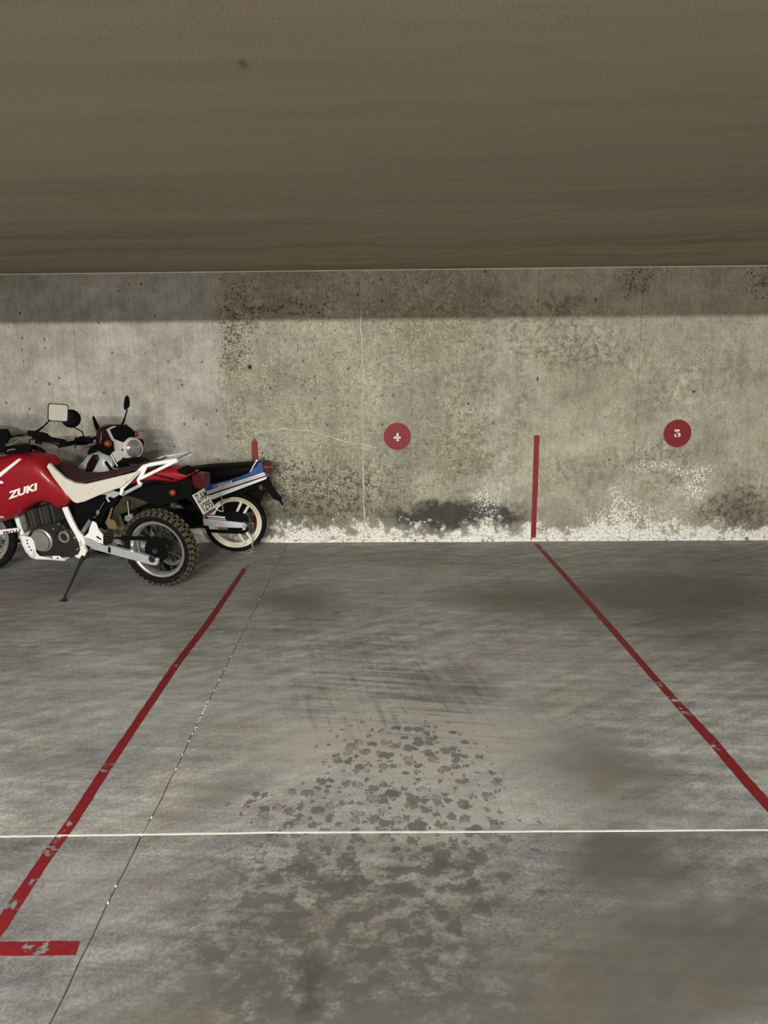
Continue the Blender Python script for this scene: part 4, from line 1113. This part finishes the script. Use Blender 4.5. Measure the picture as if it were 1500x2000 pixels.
q = b.P(419, 950, .104); mb = MB(); mb.lathe((q.x, .100, q.z), (0, 1, 0), [(.011, 0), (.014, 0), (.014, .004), (.011, .004)], 20, closed=True); mb.build('emblem', LETTER, tailp)
b.shell('seat', [(300, 922, 945, .10, -.05, .1), (340, 916, 958, .12, -.06, .1), (380, 909, 958, .125, -.06, .1), (410, 905, 950, .125, -.06, .1), (450, 903, 940, .125, -.06, .1), (485, 901, 926, .12, -.06, .1), (500, 900, 914, .11, -.06, .1), (512, 899, 906, .09, -.05, .09)], BLACK, 3.2)
b.rod('grab_rail', [(489, 922, .115), (494, 912, .118), (501, 900, .118)], .009, ALU); b.rod('grab_rail', [(501, 900, .118), (506, 899, .0), (504, 900, -.118)], .009, ALU)
b.plate('tail_light', [(512, 905), (522, 905), (529, 909), (530, 918), (526, 925), (518, 924), (514, 918)], -.07, .07, LENS_RED, .006)
b.plate('tail_light_band', [(513, 911), (529, 910), (530, 913.5), (513, 914.5)], -.072, .072, RED, .001)
b.plate('rear_mudguard', [(400, 975), (430, 966), (500, 945), (519, 934), (524, 938), (530, 952), (540, 968), (547, 975), (549, 981), (543, 979), (533, 974), (521, 957), (514, 949), (498, 956), (470, 966), (440, 975)], -.05, .055, BLACK, .006)
b.rod('mud_flap_stem', [(546, 975, 0), (550, 982, 0), (552, 987, 0)], .010, BLACK)
q = b.P(510, 952, .11); mb = MB(); mb.lathe(q, (-1, 0, 0), [(.001, -.02), (.022, -.016), (.028, 0), (.022, .012), (.001, .016)], 18); mb.build('indicator', BROWN_RED, b.root)
# hidden front half
b.shell('fuel_tank', [(215, 915, 948, .07, 0, 0), (235, 905, 950, .12, 0, 0), (265, 903, 952, .135, 0, 0), (295, 910, 950, .12, 0, 0), (315, 920, 948, .09, 0, 0)], BLUE, 2.6)
b.plate('engine', [(255, 975), (320, 975), (330, 1035), (300, 1050), (262, 1046), (250, 1010)], -.10, .10, CASE, .015)
b.plate('frame', [(230, 950), (400, 955), (396, 1010), (380, 1012), (330, 968), (260, 965), (240, 985)], -.03, .03, BLACK, .01)
hd = b.P(228, 915, 0); ax2 = Vector((b.base, 0, R2))
for s1 in (1, -1):
    mb = MB(); mb.tube([ax2 + Vector((0, .075 * s1, 0)), hd + Vector((0, .075 * s1, 0))], .017, 10); mb.build('fork_leg', STEEL, b.root, 50)
gl = b.P(198, 868, .20); gr_ = Vector((2 * hd.x - gl.x + .02, -.20, gl.z))
mb = MB(); mb.tube(smooth_path([gl + Vector((-.09, .05, -.01)), gl, hd + Vector((0, .05, .06)), hd + Vector((0, -.05, .06)), gr_, gr_ + Vector((-.04, -.05, -.01))], 4), .012, 10); mb.build('handlebar', BLACK, b.root, 50)
b.rod('mirror_stalk', [(200, 866, .20), (196, 852, .21), (193, 845, .22)], .006, BLACK, n=8)
mq = [b.P(x, y, .22) for x, y in ((180, 814), (182, 812), (185, 815), (190, 825), (194.5, 832), (194, 843), (192, 846), (187, 840), (183, 828))]
mb = MB(); dv = b.Mi.to_3x3() @ (ray(187, 828) * .03); mb.prism(mq, [p + dv for p in mq]); mb.build('mirror', BLACK, b.root, bevel=.003)

# ------------------------------------------------------------------ the small white and red bike between them
B3 = Bike((-10, 1090), (338, 1113), -4.0, 'white and dark red motorcycle facing right with round headlamp, between the other two', -1)
b = B3; R3 = .295
b.wheel(0.0, R3, .08, R3 * .80, 0, 0, CHROME); b.wheel(b.base, R3, .075, R3 * .80, math.radians(-22), 0, CHROME)
HD = b.P(196, 860, 0); AX = Vector((b.base, 0, R3))
head = (b.eu + b.ev * -.50).normalized()                       # turned to its right, towards the camera
hl = b.Mi.to_3x3() @ head; hl = Vector((hl.x, hl.y, 0)).normalized(); sl = Vector((hl.y, -hl.x, 0))   # ahead, and to its right
CW = b.M @ b.P(240, 870, -.02)
def cw(px, py, d=0.0): return b.Mi @ (on_plane(px, py, CW, head)) + hl * d
def cowl(name, pts, d0, d1, mat, bevel=.004, parent=None):
    Q = [cw(x, y) for x, y in pts]; mb = MB(); mb.prism([q + hl * d1 for q in Q], [q + hl * d0 for q in Q]); return mb.build(name, mat, parent or b.root, bevel=bevel)
cowl('headlamp_cowl', [(210, 838), (213.5, 838.5), (223, 857), (240, 863.5), (246, 857), (256, 853), (268, 857), (273, 872), (268, 889), (258, 896), (240, 893.5), (230, 903), (219, 885), (227, 880), (225, 868)], -.03, .004, COWL, .004)
cowl('cowl_screen', [(213, 838.5), (224, 834), (236, 832), (250, 832), (258, 838), (263, 846), (262, 853), (250, 855), (240, 864), (223, 857.5)], -.03, .010, BLACK, .004)
cowl('cowl_edge', [(210.5, 839), (218, 834), (226, 832), (225.5, 832.8), (212.5, 838.6), (224.5, 866), (227, 880), (223.5, 866)], -.02, .012, COWL, .0005)
cowl('cowl_shell', [(200, 845), (207, 836), (218, 831), (240, 830), (258, 836), (264, 846), (268, 856), (250, 870), (236, 885), (222, 888), (208, 880), (198, 868)], -.11, -.028, DARK_RED, .012)
cowl('lamp_bracket', [(199, 868), (212, 860), (224, 876), (228, 884), (214, 890), (202, 884)], -.06, -.015, BLACK, .006)
hc = cw(259.5, 875.5); rl = .080
mb = MB(); mb.lathe(hc, hl, [(.001, -.05), (rl * 1.08, -.05), (rl * 1.16, -.01), (rl * 1.12, .020), (rl * 1.02, .026), (rl, .020)], 40, closed=False); hlm = mb.build('headlamp_rim', COWL, b.root, 40)
mb = MB(); mb.lathe(hc, hl, [(rl, .018), (rl * .9, .030), (rl * .6, .042), (rl * .3, .047), (.001, .048)], 36); mb.build('headlamp_glass', LAMP_GLASS, hlm, 60)
q = cw(238.5, 878.5); mb = MB(); mb.lathe(q, hl, [(.001, .0), (.009, 0), (.009, .007), (.001, .008)], 14); mb.build('bolt', INK, b.root)
for (x, y, d, rr) in ((207, 866, .03, .031), (267, 847.5, -.02, .026)):
    q = cw(x, y, d); mb = MB(); mb.lathe(q, hl, [(.001, -.03), (rr * .8, -.026), (rr, -.005), (rr * .95, .012), (rr * .6, .024), (.001, .028)], 22); o = mb.build('indicator', AMBER, b.root, 50)
    mb = MB(); mb.tube([q, q.lerp(cw(236, 860, -.05), .5)], .008, 8); mb.build('indicator_stalk', BLACK, o)
cowl('lamp_guard', [(271, 857), (281, 858), (284, 863), (283, 874), (278, 881), (273, 878), (275, 868)], -.05, -.02, BLACK, .004)
# bars
br_ = [b.P(118, 869, -.26), b.P(140, 865, -.22), b.P(163, 861, -.17), b.P(180, 857, -.10), HD + Vector((0, 0, .03))]
bl_ = [HD + Vector((0, 0, .03)), cw(235, 842, -.12), cw(250, 836, -.10), cw(259, 834.5, -.10)]
mb = MB(); mb.tube(smooth_path(br_ + bl_[1:], 4), .012, 10); h3 = mb.build('handlebar', BLACK, b.root, 50)
mb = MB(); mb.tube([b.P(116, 870, -.27), b.P(152, 863, -.20)], .019, 12); mb.build('grip', BLACK, h3, 50)
mb = MB(); mb.tube([cw(248, 836, -.10), cw(259, 834.5, -.10)], .019, 12); mb.build('grip', BLACK, h3, 50)
b.plate('switch_gear', [(147, 856), (158, 852), (168, 853), (180, 856), (180, 864), (168, 869), (152, 869), (146, 864)], -.20, -.16, BLACK, .005, vm=-.18)
b.rod('brake_lever', [(160, 866, -.2), (152, 868, -.25), (147, 872, -.27), (146, 876, -.27)], .005, BLACK, n=8, smooth=3)
b.rod('cable', [(163, 855, -.18), (178, 852, -.12), (195, 854, -.05), (204, 858, 0)], .004, BLACK, n=6, smooth=4)
b.rod('mirror_stalk', [(163, 856, -.18), (162.5, 848, -.18), (160.5, 843, -.18), (151, 838, -.19), (142, 833, -.20)], .0055, BLACK, n=8)
mq = b.P(139, 817.5, -.20); rm = (b.P(155, 818, -.2) - b.P(124, 818, -.2)).length / 2
vn = (b.Mi @ CAM - mq).normalized()
mb = MB(); mb.lathe(mq, (vn + Vector((.15, 0, 0))).normalized(), [(.001, .016), (rm * .5, .014), (rm * .85, .008), (rm, -.004), (rm * .98, -.010), (.001, -.012)], 36); mb.build('mirror', BLACK, b.root, 40)
ms = [cw(249, 833, -.10), cw(253, 826, -.10), cw(258, 810, -.10), cw(260.5, 800, -.10)]
mb = MB(); mb.tube(ms, [.012, .010, .006, .006], 8); mb.build('mirror_stalk', BLACK, b.root, 50)
Q = [cw(x, y, -.10) for x, y in ((256, 801), (255.5, 790), (257.5, 779), (261, 773.5), (264, 775.5), (266, 787), (265.5, 796), (261, 799), (258.5, 802))]
mb = MB(); mb.prism(Q, [q - hl * .022 for q in Q]); mb.build('mirror', BLACK, b.root, bevel=.004)
# forks, tank, seat
for s1 in (1, -1):
    o_ = sl * (.085 * s1); mb = MB(); mb.tube([AX + o_, AX.lerp(HD, .80) + o_], .014, 10); mb.build('fork_leg', BLACK, b.root, 50)
b.rod('fork_stay', [(213, 882, -.10), (230, 911, -.10)], .0075, STEEL)
b.shell('fuel_tank', [(150, 915, 935, .05, 0, 0), (168, 897, 940, .09, 0, -.05), (178, 886, 945, .11, 0, -.05), (195, 880, 948, .12, 0, -.05), (212, 882, 945, .10, 0, -.05), (228, 895, 940, .06, 0, 0)], TANK_GREY, 2.6)
b.plate('tank_panel', [(166, 921), (170, 905), (180, 889), (187, 888), (191, 897), (188, 905), (182, 918), (176, 925)], -.132, -.110, DARK_RED, .006, vm=-.13)
b.plate('fork_shroud', [(169, 884), (175, 874), (186, 868), (206, 872), (212, 882), (214, 892), (196, 880), (180, 882), (172, 890)], -.05, .05, BLACK, .01, vm=-.05)
b.shell('seat', [(20, 899, 925, .08, .05, -.1), (50, 896, 930, .11, .05, -.1), (90, 897, 932, .12, .05, -.1), (130, 900, 932, .11, .05, -.1), (160, 908, 932, .08, .05, -.1)], plain('brown_black_vinyl', (0.022, 0.014, 0.012), 0.6), 3.0)
b.plate('front_mudguard', [(225, 912), (236, 899), (252, 894), (275, 894), (292, 902), (300, 915), (292, 912), (272, 904), (250, 904), (238, 912)], -.05, .05, BLACK, .008, vm=0)
b.plate('engine', [(110, 970), (190, 965), (200, 1040), (170, 1065), (120, 1060), (100, 1010)], -.09, .09, CASE, .015, vm=0)
b.plate('frame', [(20, 930), (200, 930), (215, 915), (210, 950), (190, 968), (110, 970), (70, 955), (20, 950)], -.06, .06, BLACK, .01, vm=0)
b.rod('swinging_arm', [(115, 1050, -.07), (-8, 1060, -.07)], .018, CASE)

# ------------------------------------------------------------------ security chain dangling at the blue bike's wheel
chain = bpy.data.objects.new('lock_chain', None); COL.objects.link(chain); chain.location = floor_pt(490, 1077)
tag(chain, 'steel security chain hanging from the cream wheel and heaped on the floor', 'chain')
M_CHAIN = plain('galvanised_chain', (0.45, 0.44, 0.41), 0.4, 0.6, vary=0.3)
mb = MB(); A = []
for k in range(20):
    a = 2 * math.pi * k / 20; A.append(((.008 * math.cos(a) + (.006 if math.cos(a) > 0 else -.006)), .008 * math.sin(a), 0))
mb.tube(A, .0026, 6, closed=True); me = mb.mesh('chain_link', 60); me.materials.append(M_CHAIN)
pts = [B2.M @ B2.P(x, y, .075) for x, y in ((493, 1046), (493.2, 1050), (493.4, 1054), (493.4, 1058), (493, 1062), (493, 1066))]
lim = [(p, Matrix.Rotation(math.pi / 2, 4, 'Y')) for p in pts]
pos = [floor_pt(x, y, .006) for x, y in ((494, 1071), (489, 1073), (492, 1077), (486, 1079), (481, 1077), (478, 1080), (484, 1082), (490, 1081), (496, 1078), (500, 1077), (473, 1078), (468, 1078), (488, 1075))]
g = random.Random(4)
for i, (p, r) in enumerate(lim + [(p, Matrix.Rotation(g.uniform(0, 3), 4, 'Z') @ Matrix.Rotation(g.uniform(-.3, .3), 4, 'X')) for p in pos]):
    o = link('chain_link', me, None, chain)
    o.matrix_local = Matrix.Translation(p - chain.location) @ (r @ Matrix.Rotation(math.pi / 2 * (i % 2), 4, 'X') if i < len(lim) else r)
